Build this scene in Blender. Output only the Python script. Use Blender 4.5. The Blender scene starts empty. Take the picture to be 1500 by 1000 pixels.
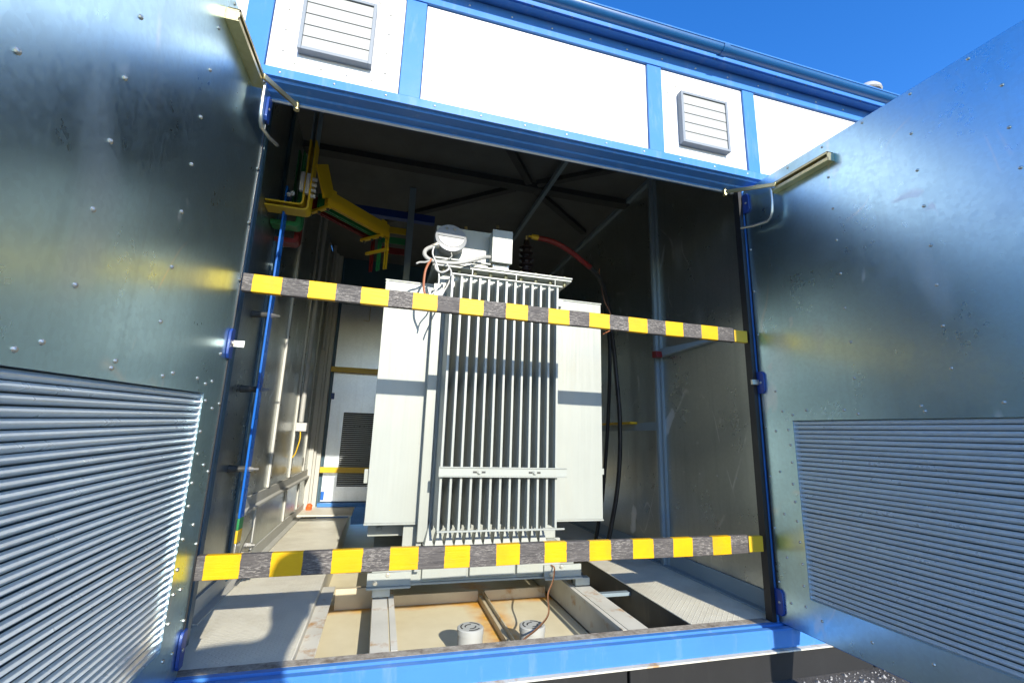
import bpy, math, random
from mathutils import Vector, Matrix

random.seed(7)
scn = bpy.context.scene
col = scn.collection

# ------------------------------------------------------------------ camera, sky, sun, exposure
cam_data = bpy.data.cameras.new('camera')
cam = bpy.data.objects.new('camera', cam_data)
col.objects.link(cam)
RIGHT = Vector((0.96206567, -0.27125745, 0.02913839))
DOWN = Vector((0.08395542, 0.19274477, -0.97765073))
FWD = Vector((0.25957877, 0.94301053, 0.20820666))
cm = Matrix.Identity(4)
for i in range(3):
    cm[i][0], cm[i][1], cm[i][2] = RIGHT[i], -DOWN[i], -FWD[i]
cm.translation = Vector((0.63, -2.10, 0.858))
cam.matrix_world = cm
cam_data.sensor_width = 36.0
cam_data.lens = 16.008
cam_data.clip_start = 0.02
cam_data.clip_end = 3000
scn.camera = cam

TO_SUN = Vector((0.14, -1.0, 0.46)).normalized()
world = bpy.data.worlds.new('World')
scn.world = world
world.use_nodes = True
wn = world.node_tree
wn.nodes.clear()
sky = wn.nodes.new('ShaderNodeTexSky')
sky.sky_type = 'NISHITA'
sky.sun_disc = False
sky.sun_elevation = math.asin(TO_SUN.z)
sky.sun_rotation = math.atan2(TO_SUN.x, TO_SUN.y)
sky.altitude = 300
sky.air_density = 1.0
sky.dust_density = 0.3
sky.ozone_density = 3.0
bg = wn.nodes.new('ShaderNodeBackground')
bg.inputs['Strength'].default_value = 0.12
wo = wn.nodes.new('ShaderNodeOutputWorld')
hs = wn.nodes.new('ShaderNodeHueSaturation')   # deep polarised blue, the same over the whole dome
hs.inputs['Hue'].default_value = 0.512
hs.inputs['Saturation'].default_value = 1.32
hs.inputs['Value'].default_value = 1.025
wn.links.new(sky.outputs[0], hs.inputs['Color'])
wn.links.new(hs.outputs[0], bg.inputs['Color'])
wn.links.new(bg.outputs[0], wo.inputs['Surface'])

sun_data = bpy.data.lights.new('sun', 'SUN')
sun_data.energy = 2.5
sun_data.angle = math.radians(0.53)
sun_data.color = (1.0, 0.93, 0.80)
sun = bpy.data.objects.new('sun', sun_data)
col.objects.link(sun)
sun.rotation_euler = (-TO_SUN).to_track_quat('-Z', 'Y').to_euler()

scn.view_settings.view_transform = 'Standard'
scn.view_settings.look = 'None'
scn.view_settings.exposure = 1.55
scn.view_settings.gamma = 1.0

# ------------------------------------------------------------------ materials
MATS = {}


class NT:
    def __init__(self, name):
        self.m = bpy.data.materials.new(name)
        self.m.use_nodes = True
        self.t = self.m.node_tree
        self.b = self.t.nodes['Principled BSDF']
        MATS[name] = self.m
        tc = self.t.nodes.new('ShaderNodeTexCoord')
        oi = self.t.nodes.new('ShaderNodeObjectInfo')
        add = self.t.nodes.new('ShaderNodeVectorMath')
        add.operation = 'ADD'
        sc = self.t.nodes.new('ShaderNodeMath')
        sc.operation = 'MULTIPLY'
        sc.inputs[1].default_value = 37.0
        self.t.links.new(oi.outputs['Random'], sc.inputs[0])
        self.t.links.new(tc.outputs['Object'], add.inputs[0])
        self.t.links.new(sc.outputs[0], add.inputs[1])
        self.rc = add.outputs[0]          # object coordinates with a random offset
        self.oc = tc.outputs['Object']

    def link(self, a, b):
        self.t.links.new(a, b)

    def mapping(self, scale=(1, 1, 1), rot=(0, 0, 0), src=None):
        n = self.t.nodes.new('ShaderNodeMapping')
        n.inputs['Scale'].default_value = scale
        n.inputs['Rotation'].default_value = rot
        self.link(src or self.rc, n.inputs['Vector'])
        return n.outputs[0]

    def noise(self, scale, detail=4, rough=0.55, vec=None, dist=0.0):
        n = self.t.nodes.new('ShaderNodeTexNoise')
        n.inputs['Scale'].default_value = scale
        n.inputs['Detail'].default_value = detail
        n.inputs['Roughness'].default_value = rough
        n.inputs['Distortion'].default_value = dist
        self.link(vec or self.rc, n.inputs['Vector'])
        return n.outputs['Fac']

    def ramp(self, fac, stops):
        n = self.t.nodes.new('ShaderNodeValToRGB')
        e = n.color_ramp.elements
        while len(e) < len(stops):
            e.new(0.5)
        for k, (p, c) in enumerate(stops):
            e[k].position = p
            e[k].color = (c, c, c, 1) if isinstance(c, (int, float)) else (*c, 1)
        self.link(fac, n.inputs[0])
        return n.outputs[0]

    def mix(self, fac, a, b):
        n = self.t.nodes.new('ShaderNodeMix')
        n.data_type = 'RGBA'
        for s, i in ((fac, 0), (a, 6), (b, 7)):
            if hasattr(s, 'is_linked'):
                self.link(s, n.inputs[i])
            elif isinstance(s, (int, float)):
                n.inputs[i].default_value = s
            else:
                n.inputs[i].default_value = (*s, 1)
        return n.outputs[2]

    def math(self, op, a, b=0.0, c=0.0, clamp=False):
        n = self.t.nodes.new('ShaderNodeMath')
        n.operation = op
        n.use_clamp = clamp
        for i, s in enumerate((a, b, c)):
            if hasattr(s, 'is_linked'):
                self.link(s, n.inputs[i])
            else:
                n.inputs[i].default_value = s
        return n.outputs[0]

    def xyz(self, src=None):
        n = self.t.nodes.new('ShaderNodeSeparateXYZ')
        self.link(src or self.oc, n.inputs[0])
        return n.outputs

    def bump(self, h, strength, dist):
        n = self.t.nodes.new('ShaderNodeBump')
        n.inputs['Strength'].default_value = strength
        n.inputs['Distance'].default_value = dist
        self.link(h, n.inputs['Height'])
        if self.b.inputs['Normal'].is_linked:
            self.link(self.b.inputs['Normal'].links[0].from_socket, n.inputs['Normal'])
        self.link(n.outputs[0], self.b.inputs['Normal'])

    def set(self, **k):
        for a, v in k.items():
            s = self.b.inputs[a.replace('_', ' ')]
            if hasattr(v, 'is_linked'):
                self.link(v, s)
            elif isinstance(v, tuple):
                s.default_value = (*v, 1)
            else:
                s.default_value = v


def paint(name, c, rough=0.4, var=0.12, dirt=0.15, dirtc=(0.22, 0.19, 0.14), spec=0.5, bump=0.12):
    n = NT(name)
    f = n.noise(3.0, 5)
    c2 = tuple(x * (1 - var) for x in c)
    base = n.mix(n.ramp(f, [(0.3, 0.0), (0.7, 1.0)]), c, c2)
    st = n.noise(1.0, 6, 0.7, n.mapping((14, 14, 2.2)))
    d = n.ramp(st, [(0.55, 0.0), (0.78, dirt)])
    n.set(Base_Color=n.mix(d, base, dirtc))
    n.set(Roughness=n.math('MULTIPLY_ADD', n.noise(9, 4), 0.22, rough - 0.08))
    n.b.inputs['Specular IOR Level'].default_value = spec
    n.bump(n.noise(60, 3), bump, 0.002)
    return n


def galv(name, base=(0.60, 0.63, 0.62), rough=0.27, wave=0.35, marks=1.0, metal=0.9):
    n = NT(name)
    big = n.noise(2.2, 5, 0.6)
    c = n.mix(n.ramp(big, [(0.3, 0.0), (0.72, 1.0)]), base, tuple(x * 0.86 for x in base))
    # pale smears, each with its own ragged edge
    sm = n.noise(3.6, 1.5, 0.4, n.mapping((1.0, 1.0, 0.5)), 0.3)
    smear = n.ramp(sm, [(0.64, 0.0), (0.70, 0.16 * marks), (0.80, 0.34 * marks)])
    c = n.mix(smear, c, (0.66, 0.69, 0.72))
    # crystalline spangle, dull grey drips and hand-sized pale wipe marks
    vo = n.t.nodes.new('ShaderNodeTexVoronoi')
    vo.inputs['Scale'].default_value = 70.0
    n.link(n.rc, vo.inputs['Vector'])
    sp = n.t.nodes.new('ShaderNodeSeparateColor')
    n.link(vo.outputs['Color'], sp.inputs[0])
    spang = sp.outputs[0]
    c = n.mix(n.math('MULTIPLY', spang, 0.16), c, tuple(x * 0.55 for x in base))
    drip = n.ramp(n.noise(1.0, 4, 0.6, n.mapping((16, 16, 0.9))), [(0.54, 0.0), (0.72, 0.26 * marks)])
    c = n.mix(drip, c, tuple(x * 0.62 for x in base))
    wp = n.noise(4.2, 3, 0.55, n.mapping((1.0, 1.0, 0.75), (0.4, 0.2, 0.1)), 0.5)
    wipe = n.ramp(wp, [(0.67, 0.0), (0.71, 0.45 * marks), (0.76, 0.60 * marks)])
    c = n.mix(wipe, c, (0.88, 0.91, 0.94))
    # thin scratches
    lines = None
    for sc_, rt in ((1.1, (0.5, 0.3, 0.2)), (0.8, (1.4, 0.9, 0.6))):
        w = n.noise(sc_, 2, 0.45, n.mapping((1.0, 1.0, 0.45), rt), 0.3)
        k = n.ramp(n.math('ABSOLUTE', n.math('SUBTRACT', w, 0.5)), [(0.0, 0.55 * marks), (0.0022, 0.0)])
        lines = k if lines is None else n.math('MAXIMUM', lines, k)
    scr = n.math('MULTIPLY', lines, n.ramp(n.noise(5.0, 3), [(0.48, 0.0), (0.62, 1.0)]))
    c = n.mix(scr, c, (0.78, 0.79, 0.78))
    n.set(Base_Color=c, Metallic=n.math('SUBTRACT', metal, n.math('MULTIPLY', smear, 0.12)))
    r = n.math('MULTIPLY_ADD', n.noise(4, 5, 0.6), 0.10, rough - 0.05)
    r = n.math('ADD', r, n.math('MULTIPLY', smear, 0.25))
    r = n.math('ADD', r, n.math('MULTIPLY_ADD', spang, 0.04, -0.02))
    r = n.math('ADD', r, n.math('MULTIPLY', drip, 0.08))
    r = n.math('ADD', r, n.math('MULTIPLY', wipe, 0.22))
    n.set(Roughness=r)
    n.bump(n.noise(1.3, 2), wave, 0.02)
    n.bump(n.noise(220, 2), 0.04, 0.001)
    return n


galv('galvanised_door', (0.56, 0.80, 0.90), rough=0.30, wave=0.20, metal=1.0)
galv('galvanised_rear', (0.80, 0.86, 0.93), rough=0.34, wave=0.15, metal=0.55)
galv('galvanised_slat', (0.68, 0.75, 0.77), rough=0.30, wave=0.05, marks=0.3, metal=0.35)
galv('galvanised_wall', (0.50, 0.53, 0.50), rough=0.30, wave=0.5, marks=1.3)
galv('zinc', (0.62, 0.60, 0.52), rough=0.34, wave=0.05, marks=0.3)
galv('brass_zinc', (0.62, 0.53, 0.28), rough=0.36, wave=0.05, marks=0.3)
galv('copper', (0.72, 0.33, 0.17), rough=0.35, wave=0.02, marks=0.0)
paint('white_paint', (0.70, 0.70, 0.70), 0.42, 0.05, 0.25, (0.5, 0.48, 0.42))
paint('blue_paint', (0.062, 0.215, 0.56), 0.30, 0.10, 0.22, (0.42, 0.46, 0.50), spec=0.25)
paint('navy_paint', (0.012, 0.045, 0.22), 0.34, 0.12, 0.06)
paint('gutter_paint', (0.01, 0.10, 0.28), 0.32, 0.12, 0.06)
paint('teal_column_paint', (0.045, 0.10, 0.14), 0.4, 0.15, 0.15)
tp_ = paint('transformer_paint', (0.34, 0.362, 0.33), 0.36, 0.07, 0.22, (0.35, 0.30, 0.2))
tp_.bump(tp_.noise(1.0, 2, 0.5, tp_.mapping((16, 16, 0.7))), 0.35, 0.012)
paint('grille_paint', (0.36, 0.37, 0.35), 0.45, 0.05, 0.1)
paint('grille_frame_paint', (0.20, 0.23, 0.26), 0.45, 0.05, 0.1)
paint('pipe_paint', (0.42, 0.43, 0.40), 0.45, 0.06, 0.15)
paint('beige_paint', (0.70, 0.66, 0.55), 0.55, 0.1, 0.25, (0.3, 0.24, 0.15))
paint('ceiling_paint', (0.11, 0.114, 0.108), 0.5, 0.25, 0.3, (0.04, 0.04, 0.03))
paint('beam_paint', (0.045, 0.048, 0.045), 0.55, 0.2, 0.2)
paint('strip_paint', (0.46, 0.46, 0.42), 0.5, 0.08, 0.2)
paint('grey_blue_paint', (0.22, 0.28, 0.31), 0.45, 0.1, 0.12)
paint('yellow_paint', (0.62, 0.40, 0.012), 0.38, 0.1, 0.12)
paint('green_paint', (0.018, 0.20, 0.06), 0.4, 0.1, 0.1)
paint('red_paint', (0.17, 0.009, 0.008), 0.4, 0.1, 0.1)
paint('orange_plastic', (0.75, 0.12, 0.02), 0.4, 0.1, 0.1)
paint('bus_blue_paint', (0.01, 0.12, 0.48), 0.25, 0.1, 0.05)
paint('black_rubber', (0.012, 0.012, 0.013), 0.45, 0.2, 0.1)
paint('glazed_insulator', (0.018, 0.012, 0.012), 0.12, 0.2, 0.0)
paint('white_plastic', (0.46, 0.46, 0.45), 0.35, 0.03, 0.05)
paint('grey_conduit', (0.36, 0.36, 0.34), 0.45, 0.05, 0.15)
paint('dial_metal', (0.24, 0.25, 0.26), 0.3, 0.04, 0.05)
paint('wire_copper_brown', (0.36, 0.13, 0.06), 0.4, 0.1, 0.0)
paint('plinth_black', (0.010, 0.010, 0.011), 0.62, 0.3, 0.25, (0.05, 0.05, 0.05))
paint('rear_door_paint', (0.66, 0.70, 0.74), 0.42, 0.08, 0.12)
paint('roof_paint', (0.10, 0.13, 0.16), 0.6, 0.2, 0.2)
paint('skin', (0.50, 0.29, 0.20), 0.5, 0.06, 0.0)
paint('jacket_cloth', (0.05, 0.06, 0.08), 0.85, 0.2, 0.0)
paint('trouser_cloth', (0.03, 0.035, 0.05), 0.9, 0.2, 0.0)
paint('hair', (0.02, 0.014, 0.01), 0.6, 0.2, 0.0)


def stripe_material(name, phase, wear):
    """Painted warning stripes across a weathered wooden board, worn black, scuffed yellow."""
    n = NT(name)
    x = n.xyz()[0]
    wob = n.math('MULTIPLY_ADD', n.noise(45, 3), 0.008, -0.004)
    t = n.math('ADD', n.math('ADD', x, wob), n.math('MULTIPLY_ADD', n.noise(1.0, 1, 0.5, n.mapping((6.0, 0.0, 0.0))), 0.03, -0.015))
    t = n.math('FRACT', n.math('DIVIDE', n.math('SUBTRACT', t, phase), 0.2254))
    isblack = n.math('GREATER_THAN', t, 0.5)
    grain = n.noise(1.0, 5, 0.65, n.mapping((9, 130, 130)))
    grain2 = n.noise(1.0, 6, 0.8, n.mapping((38, 210, 210)))
    yel = n.mix(n.ramp(n.noise(8, 5), [(0.35, 0.0), (0.75, 1.0)]), (0.64, 0.38, 0.003), (0.57, 0.31, 0.005))
    yel = n.mix(n.ramp(grain, [(0.66, 0.0), (0.74, 0.35)]), yel, (0.48, 0.32, 0.1))
    patch = n.noise(5, 4, 0.6, n.mapping((1.0, 2.0, 2.0)))
    grime = n.ramp(n.noise(3.5, 6, 0.7), [(0.55, 0.0), (0.75, 0.4)])
    yel = n.mix(grime, yel, (0.30, 0.20, 0.04))
    worn = n.math('MULTIPLY', n.ramp(grain2, [(0.50, 0.0), (0.60, 1.0)]), n.ramp(patch, [(0.36, 0.05), (0.62, 1.0)]))
    blk = n.mix(n.ramp(grain, [(0.3, 0.0), (0.7, 1.0)]), (0.045, 0.042, 0.042), (0.11, 0.10, 0.095))
    blk = n.mix(n.math('MULTIPLY', worn, wear), blk, (0.40, 0.37, 0.33))
    n.set(Base_Color=n.mix(isblack, yel, blk))
    n.set(Roughness=n.math('MULTIPLY_ADD', isblack, 0.25, 0.45))
    n.b.inputs['Specular IOR Level'].default_value = 0.25
    n.bump(grain, 0.35, 0.003)
    n.bump(n.math('MULTIPLY', grain2, isblack), 0.35, 0.002)
    return n


stripe_material('stripes_upper', 0.044, 0.95)
stripe_material('stripes_lower', 0.034, 0.65)


def tread_material(name, c):
    n = NT(name)
    o = n.xyz()
    gx = n.math('DIVIDE', o[0], 0.018)
    gy_ = n.math('DIVIDE', o[1], 0.018)
    fx = n.math('SUBTRACT', n.math('FRACT', gx), 0.5)
    fy = n.math('SUBTRACT', n.math('FRACT', gy_), 0.5)
    par = n.math('PINGPONG', n.math('ADD', n.math('FLOOR', gx), n.math('FLOOR', gy_)), 1.0)
    sg = n.math('MULTIPLY_ADD', par, 2.0, -1.0)
    sf = n.math('MULTIPLY', sg, fy)
    a = n.math('DIVIDE', n.math('ADD', fx, sf), 0.95)
    b = n.math('DIVIDE', n.math('SUBTRACT', fx, sf), 0.30)
    dd = n.math('ADD', n.math('MULTIPLY', a, a), n.math('MULTIPLY', b, b))
    h = n.ramp(dd, [(0.35, 1.0), (1.0, 0.0)])
    base = n.mix(n.ramp(n.noise(4, 6, 0.65), [(0.3, 0.0), (0.75, 1.0)]), c, tuple(x * 0.82 for x in c))
    base = n.mix(n.ramp(n.noise(1.6, 6, 0.7), [(0.50, 0.0), (0.72, 0.5)]), base, (0.36, 0.30, 0.19))
    n.set(Base_Color=base, Roughness=n.math('MULTIPLY_ADD', n.noise(12, 4), 0.25, 0.35))
    n.bump(h, 0.5, 0.0022)
    return n


tread_material('tread_plate', (0.78, 0.75, 0.62))


def pit_material(name):
    n = NT(name)
    o = n.xyz()
    base = n.mix(n.ramp(n.noise(5, 5), [(0.3, 0.0), (0.75, 1.0)]), (0.74, 0.68, 0.48), (0.64, 0.57, 0.38))
    # rust bleeding from the welded seams (the divider and the rear cross member)
    dx = n.math('ABSOLUTE', o[0])
    f1 = n.math('SUBTRACT', 1.0, n.math('DIVIDE', dx, 0.17), clamp=True)
    dy = n.math('ABSOLUTE', n.math('SUBTRACT', o[1], 0.60))
    f2 = n.math('SUBTRACT', 1.0, n.math('DIVIDE', dy, 0.13), clamp=True)
    f = n.math('MAXIMUM', f1, f2)
    f = n.math('MULTIPLY', n.math('MULTIPLY_ADD', n.noise(6, 5), 1.6, -0.15), f, clamp=True)
    rust = n.mix(n.ramp(n.noise(20, 4), [(0.35, 0.0), (0.7, 1.0)]), (0.78, 0.42, 0.04), (0.62, 0.25, 0.03))
    n.set(Base_Color=n.mix(n.ramp(f, [(0.10, 0.0), (0.62, 0.95)]), base, rust), Roughness=0.55)
    n.bump(n.noise(30, 4), 0.15, 0.003)
    return n


pit_material('pit_floor')


def rusty(name, c):
    n = NT(name)
    base = n.mix(n.ramp(n.noise(5, 5), [(0.3, 0.0), (0.75, 1.0)]), c, tuple(x * 0.8 for x in c))
    r = n.ramp(n.noise(7, 6, 0.7), [(0.55, 0.0), (0.68, 0.85)])
    n.set(Base_Color=n.mix(r, base, (0.42, 0.21, 0.05)), Roughness=0.55)
    n.bump(n.noise(40, 4), 0.2, 0.002)


rusty('rail_paint', (0.66, 0.64, 0.55))
rusty('rust_angle', (0.60, 0.52, 0.36))


def dirty_strip(name):
    n = NT(name)
    f = n.noise(18, 6, 0.75)
    n.set(Base_Color=n.mix(n.ramp(f, [(0.35, 0.0), (0.65, 1.0)]), (0.16, 0.13, 0.10), (0.42, 0.39, 0.33)), Roughness=0.9)
    n.bump(f, 0.6, 0.006)


dirty_strip('dusty_wood')


def ground_material(name):
    n = NT(name)
    f = n.noise(2.0, 8, 0.7)
    g = n.noise(90, 4, 0.7)
    c = n.mix(n.ramp(g, [(0.35, 0.0), (0.7, 1.0)]), (0.030, 0.029, 0.028), (0.10, 0.095, 0.088))
    c = n.mix(n.ramp(f, [(0.45, 0.0), (0.7, 0.6)]), c, (0.15, 0.14, 0.125))
    n.set(Base_Color=c, Roughness=0.9)
    n.bump(g, 0.7, 0.012)


ground_material('asphalt')
paint('chip_stone', (0.34, 0.33, 0.31), 0.8, 0.2, 0.2)

# ------------------------------------------------------------------ mesh helpers
WORLD = {}
DOOR_SET = [0.0, 0.0]     # sideways and downward drift per metre out from the hinges (leaf open past square, sagging)


def door_set(v):
    t = max(0.0, -v[1] - 0.012)
    return Vector((v[0] + DOOR_SET[0] * t, v[1], v[2] - DOOR_SET[1] * t))


class MB:
    def __init__(self):
        self.v = []
        self.f = []

    def box(self, x0, x1, y0, y1, z0, z1):
        b = len(self.v)
        self.v += [(x0, y0, z0), (x1, y0, z0), (x1, y1, z0), (x0, y1, z0), (x0, y0, z1), (x1, y0, z1), (x1, y1, z1), (x0, y1, z1)]
        self.f += [tuple(b + i for i in q) for q in ((0, 3, 2, 1), (4, 5, 6, 7), (0, 1, 5, 4), (1, 2, 6, 5), (2, 3, 7, 6), (3, 0, 4, 7))]
        return self

    def prism(self, poly, axis, a, b):
        """poly: list of 2D points; axis 'x': (y,z), 'y': (x,z), 'z': (x,y); extruded from a to b."""
        def mk(p, t):
            return {'x': (t, p[0], p[1]), 'y': (p[0], t, p[1]), 'z': (p[0], p[1], t)}[axis]
        s = len(self.v)
        n = len(poly)
        self.v += [mk(p, a) for p in poly] + [mk(p, b) for p in poly]
        self.f.append(tuple(s + i for i in range(n)))
        self.f.append(tuple(s + n + i for i in reversed(range(n))))
        for i in range(n):
            j = (i + 1) % n
            self.f.append((s + i, s + n + i, s + n + j, s + j))
        return self

    def tube(self, path, r, n=8):
        pts = [Vector(p) for p in path]
        rad = r if isinstance(r, (list, tuple)) else [r] * len(pts)
        up = None
        s = len(self.v)
        for i, p in enumerate(pts):
            d = (pts[min(i + 1, len(pts) - 1)] - pts[max(i - 1, 0)]).normalized()
            if up is None:
                up = d.cross(Vector((0, 0, 1)))
                if up.length < 0.05:
                    up = d.cross(Vector((1, 0, 0)))
            up = (up - d * up.dot(d)).normalized()
            w = d.cross(up)
            for k in range(n):
                a = 2 * math.pi * k / n
                self.v.append(tuple(p + (up * math.cos(a) + w * math.sin(a)) * rad[i]))
        for i in range(len(pts) - 1):
            for k in range(n):
                k2 = (k + 1) % n
                self.f.append((s + i * n + k, s + i * n + k2, s + (i + 1) * n + k2, s + (i + 1) * n + k))
        self.f.append(tuple(s + k for k in reversed(range(n))))
        e = s + (len(pts) - 1) * n
        self.f.append(tuple(e + k for k in range(n)))
        return self

    def lathe(self, o, axis, prof, n=24):
        """prof: (distance along axis, radius)."""
        o = Vector(o)
        ax = Vector(axis).normalized()
        return self.tube([o + ax * d for d, r in prof], [max(r, 0.0002) for d, r in prof], n)

    def bar(self, p0, p1, w, h, up=(0, 0, 1)):
        """rectangular bar from p0 to p1, w sideways, h along up."""
        p0, p1 = Vector(p0), Vector(p1)
        d = (p1 - p0).normalized()
        s = d.cross(Vector(up)).normalized()
        u = s.cross(d)
        b = len(self.v)
        for p in (p0, p1):
            for a, c in ((-1, -1), (1, -1), (1, 1), (-1, 1)):
                self.v.append(tuple(p + s * (a * w / 2) + u * (c * h / 2)))
        self.f += [tuple(b + i for i in q) for q in ((0, 1, 2, 3), (7, 6, 5, 4), (0, 4, 5, 1), (1, 5, 6, 2), (2, 6, 7, 3), (3, 7, 4, 0))]
        return self


def fix_normals(me):
    import bmesh
    bm = bmesh.new()
    bm.from_mesh(me)
    bmesh.ops.recalc_face_normals(bm, faces=bm.faces)
    bm.to_mesh(me)
    bm.free()


def build(name, mb, mat, parent=None, bevel=0.0, kind=None, label=None, origin=None, sharp=35):
    vs = [door_set(v) for v in mb.v] if (DOOR_SET[0] or DOOR_SET[1]) else [Vector(v) for v in mb.v]
    if origin is None:
        lo = [min(v[i] for v in vs) for i in range(3)]
        hi = [max(v[i] for v in vs) for i in range(3)]
        origin = Vector([(a + b) / 2 for a, b in zip(lo, hi)])
    origin = Vector(origin)
    me = bpy.data.meshes.new(name)
    me.from_pydata([tuple(v - origin) for v in vs], [], mb.f)
    fix_normals(me)
    me.polygons.foreach_set('use_smooth', [True] * len(me.polygons))
    me.set_sharp_from_angle(angle=math.radians(sharp))
    me.materials.append(MATS[mat])
    o = bpy.data.objects.new(name, me)
    col.objects.link(o)
    WORLD[o.name] = origin
    if parent:
        o.parent = parent
        o.location = origin - WORLD[parent.name]
    else:
        o.location = origin
    if bevel:
        m = o.modifiers.new('bevel', 'BEVEL')
        m.width = bevel
        m.segments = 2
        m.limit_method = 'ANGLE'
        m.angle_limit = math.radians(40)
    if kind:
        o['kind'] = kind
    if label:
        o['label'] = label
    return o


def dup(o, d, parent=None):
    c = o.copy()
    col.objects.link(c)
    p = parent or o.parent
    d = Vector(d)
    if DOOR_SET[1]:
        d = Vector((d.x - DOOR_SET[0] * d.y, d.y, d.z + DOOR_SET[1] * d.y))
    WORLD[c.name] = WORLD[o.name] + d
    c.parent = p
    c.location = WORLD[c.name] - (WORLD[p.name] if p else Vector((0, 0, 0)))
    return c


def thing(name, label, cat, loc, group=None):
    o = bpy.data.objects.new(name, None)
    o.empty_display_size = 0.1
    col.objects.link(o)
    o.location = loc
    WORLD[o.name] = Vector(loc)
    tag(o, label, cat, group)
    return o


def tag(o, label, cat, group=None):
    o['label'] = label
    o['category'] = cat
    if group:
        o['group'] = group
    return o


def B(*a):
    return MB().box(*a)


# ------------------------------------------------------------------ key dimensions (metres)
GZ = -0.25            # ground
FY = -0.08            # outer face of the facade frame
W = 2.66              # clear width between the two open doors
XL, XR = -0.16, 2.74  # inner faces of the side walls
YB = 3.98             # inner face of the rear wall
ZC = 3.13             # ceiling
ZF = -0.02            # walkway plates
ZP = -0.20            # pit floor

# ------------------------------------------------------------------ ground
g = MB()
g.v = [(-400, -400, GZ), (400, -400, GZ), (400, 400, GZ), (-400, 400, GZ)]
g.f = [(0, 1, 2, 3)]
o = build('ground', g, 'asphalt', kind='structure')

# ------------------------------------------------------------------ the building
bld = thing('transformer_building', 'white and blue steel transformer housing with both front doors wide open', 'building', (1.29, 0, GZ))
BX0, BX1 = -3.2, 5.9

# shell
build('side_wall', B(XL - 0.03, XL, 0.05, YB, ZF - 0.2, ZC), 'galvanised_wall', bld, label='inner left wall of bare galvanised sheet')
build('side_wall', B(XR, XR + 0.03, 0.05, YB, ZF - 0.2, ZC), 'galvanised_wall', bld, label='inner right wall of bare galvanised sheet')
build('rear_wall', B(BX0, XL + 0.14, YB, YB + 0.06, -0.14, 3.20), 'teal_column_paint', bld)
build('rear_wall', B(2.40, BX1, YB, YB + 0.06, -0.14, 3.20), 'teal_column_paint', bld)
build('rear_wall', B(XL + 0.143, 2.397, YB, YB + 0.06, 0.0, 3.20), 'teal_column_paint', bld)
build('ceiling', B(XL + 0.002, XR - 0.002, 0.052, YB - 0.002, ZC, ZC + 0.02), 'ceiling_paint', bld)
roof = MB().prism([(-0.137, 3.222), (YB + 0.2, 3.36), (YB + 0.2, 3.40), (-0.137, 3.262)], 'x', BX0 - 0.1, BX1 + 0.1)
build('roof', roof, 'roof_paint', bld)
build('end_wall', B(BX0, BX0 + 0.05, 0.0, YB, -0.12, 3.2), 'white_paint', bld)
build('end_wall', B(BX1 - 0.05, BX1, 0.0, YB, -0.12, 3.2), 'white_paint', bld)

# facade above the doorway: blue frame members with white panels between
build('wall_backing', B(BX0 + 0.06, BX1 - 0.06, 0.0, 0.045, 2.43, 3.16), 'white_paint', bld)
for x0, x1 in ((BX0 + 0.06, -0.145), (2.805, BX1 - 0.06)):
    build('wall_backing', B(x0, x1, 0.0, 0.045, -0.12, 2.428), 'white_paint', bld)
cols = [(-1.62, -1.53), (-0.13, -0.026), (0.572, 0.675), (1.967, 2.063), (2.65, 2.737), (4.02, 4.11), (5.55, 5.64)]
for x0, x1 in cols:
    build('facade_column', B(x0, x1, FY, -0.002, 2.489, 3.060), 'blue_paint', bld, 0.003)
panels = [(-1.53, -0.13), (-0.026, 0.572), (0.675, 1.967), (2.063, 2.65), (2.737, 4.02), (4.11, 5.55)]
PANEL = []
for x0, x1 in panels:
    p = build('facade_panel', B(x0 + 0.003, x1 - 0.003, FY + 0.012, -0.004, 2.489, 3.060), 'white_paint', bld, 0.002)
    PANEL.append(p)
fr = MB().prism([(-0.004, 3.063), (FY - 0.004, 3.063), (FY - 0.004, 3.158), (-0.004, 3.158)], 'x', BX0, BX1)
build('frieze', fr, 'blue_paint', bld, 0.003)
# cornice: soffit and fascia
fa = MB().prism([(-0.004, 3.161), (-0.135, 3.161), (-0.137, 3.218), (-0.004, 3.219)], 'x', BX0 - 0.05, BX1 + 0.05)
build('fascia', fa, 'blue_paint', bld, 0.002)
# lower ledge, stepped soffit and lip over the doorway
lin = MB().prism([(0.052, 2.400), (0.052, 2.426), (-0.002, 2.426), (-0.002, 2.486), (FY - 0.005, 2.486), (FY - 0.005, 2.441),
                  (FY + 0.012, 2.438), (FY + 0.018, 2.430), (-0.012, 2.424), (-0.006, 2.415), (0.028, 2.409), (0.032, 2.402)], 'x', BX0, BX1)
build('lintel', lin, 'blue_paint', bld)
build('lintel_lip', B(XL, XR, 0.030, 0.036, 2.391, 2.4015), 'zinc', bld)
# gutter
gy, gz, gr = -0.195, 3.190, 0.036
gp = []
for k in range(13):
    a = math.pi + math.pi * k / 12
    gp.append((gy + gr * math.cos(a), gz + gr * math.sin(a)))
for k in range(12, -1, -1):
    a = math.pi + math.pi * k / 12
    gp.append((gy + (gr - 0.003) * math.cos(a), gz + 0.001 + (gr - 0.003) * math.sin(a)))
gut = build('gutter', MB().prism(gp, 'x', BX0 - 0.1, BX1 + 0.1), 'gutter_paint', bld)
build('gutter_bead', MB().tube([(BX0 - 0.1, gy - gr, gz + 0.003), (BX1 + 0.1, gy - gr, gz + 0.003)], 0.006, 8), 'blue_paint', gut)
sl = []
for k in range(13):
    a = math.pi + math.pi * k / 12
    sl.append((gy + (gr + 0.005) * math.cos(a), gz + (gr + 0.005) * math.sin(a)))
for k in range(12, -1, -1):
    a = math.pi + math.pi * k / 12
    sl.append((gy + (gr + 0.0008) * math.cos(a), gz + (gr + 0.0008) * math.sin(a)))
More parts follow.
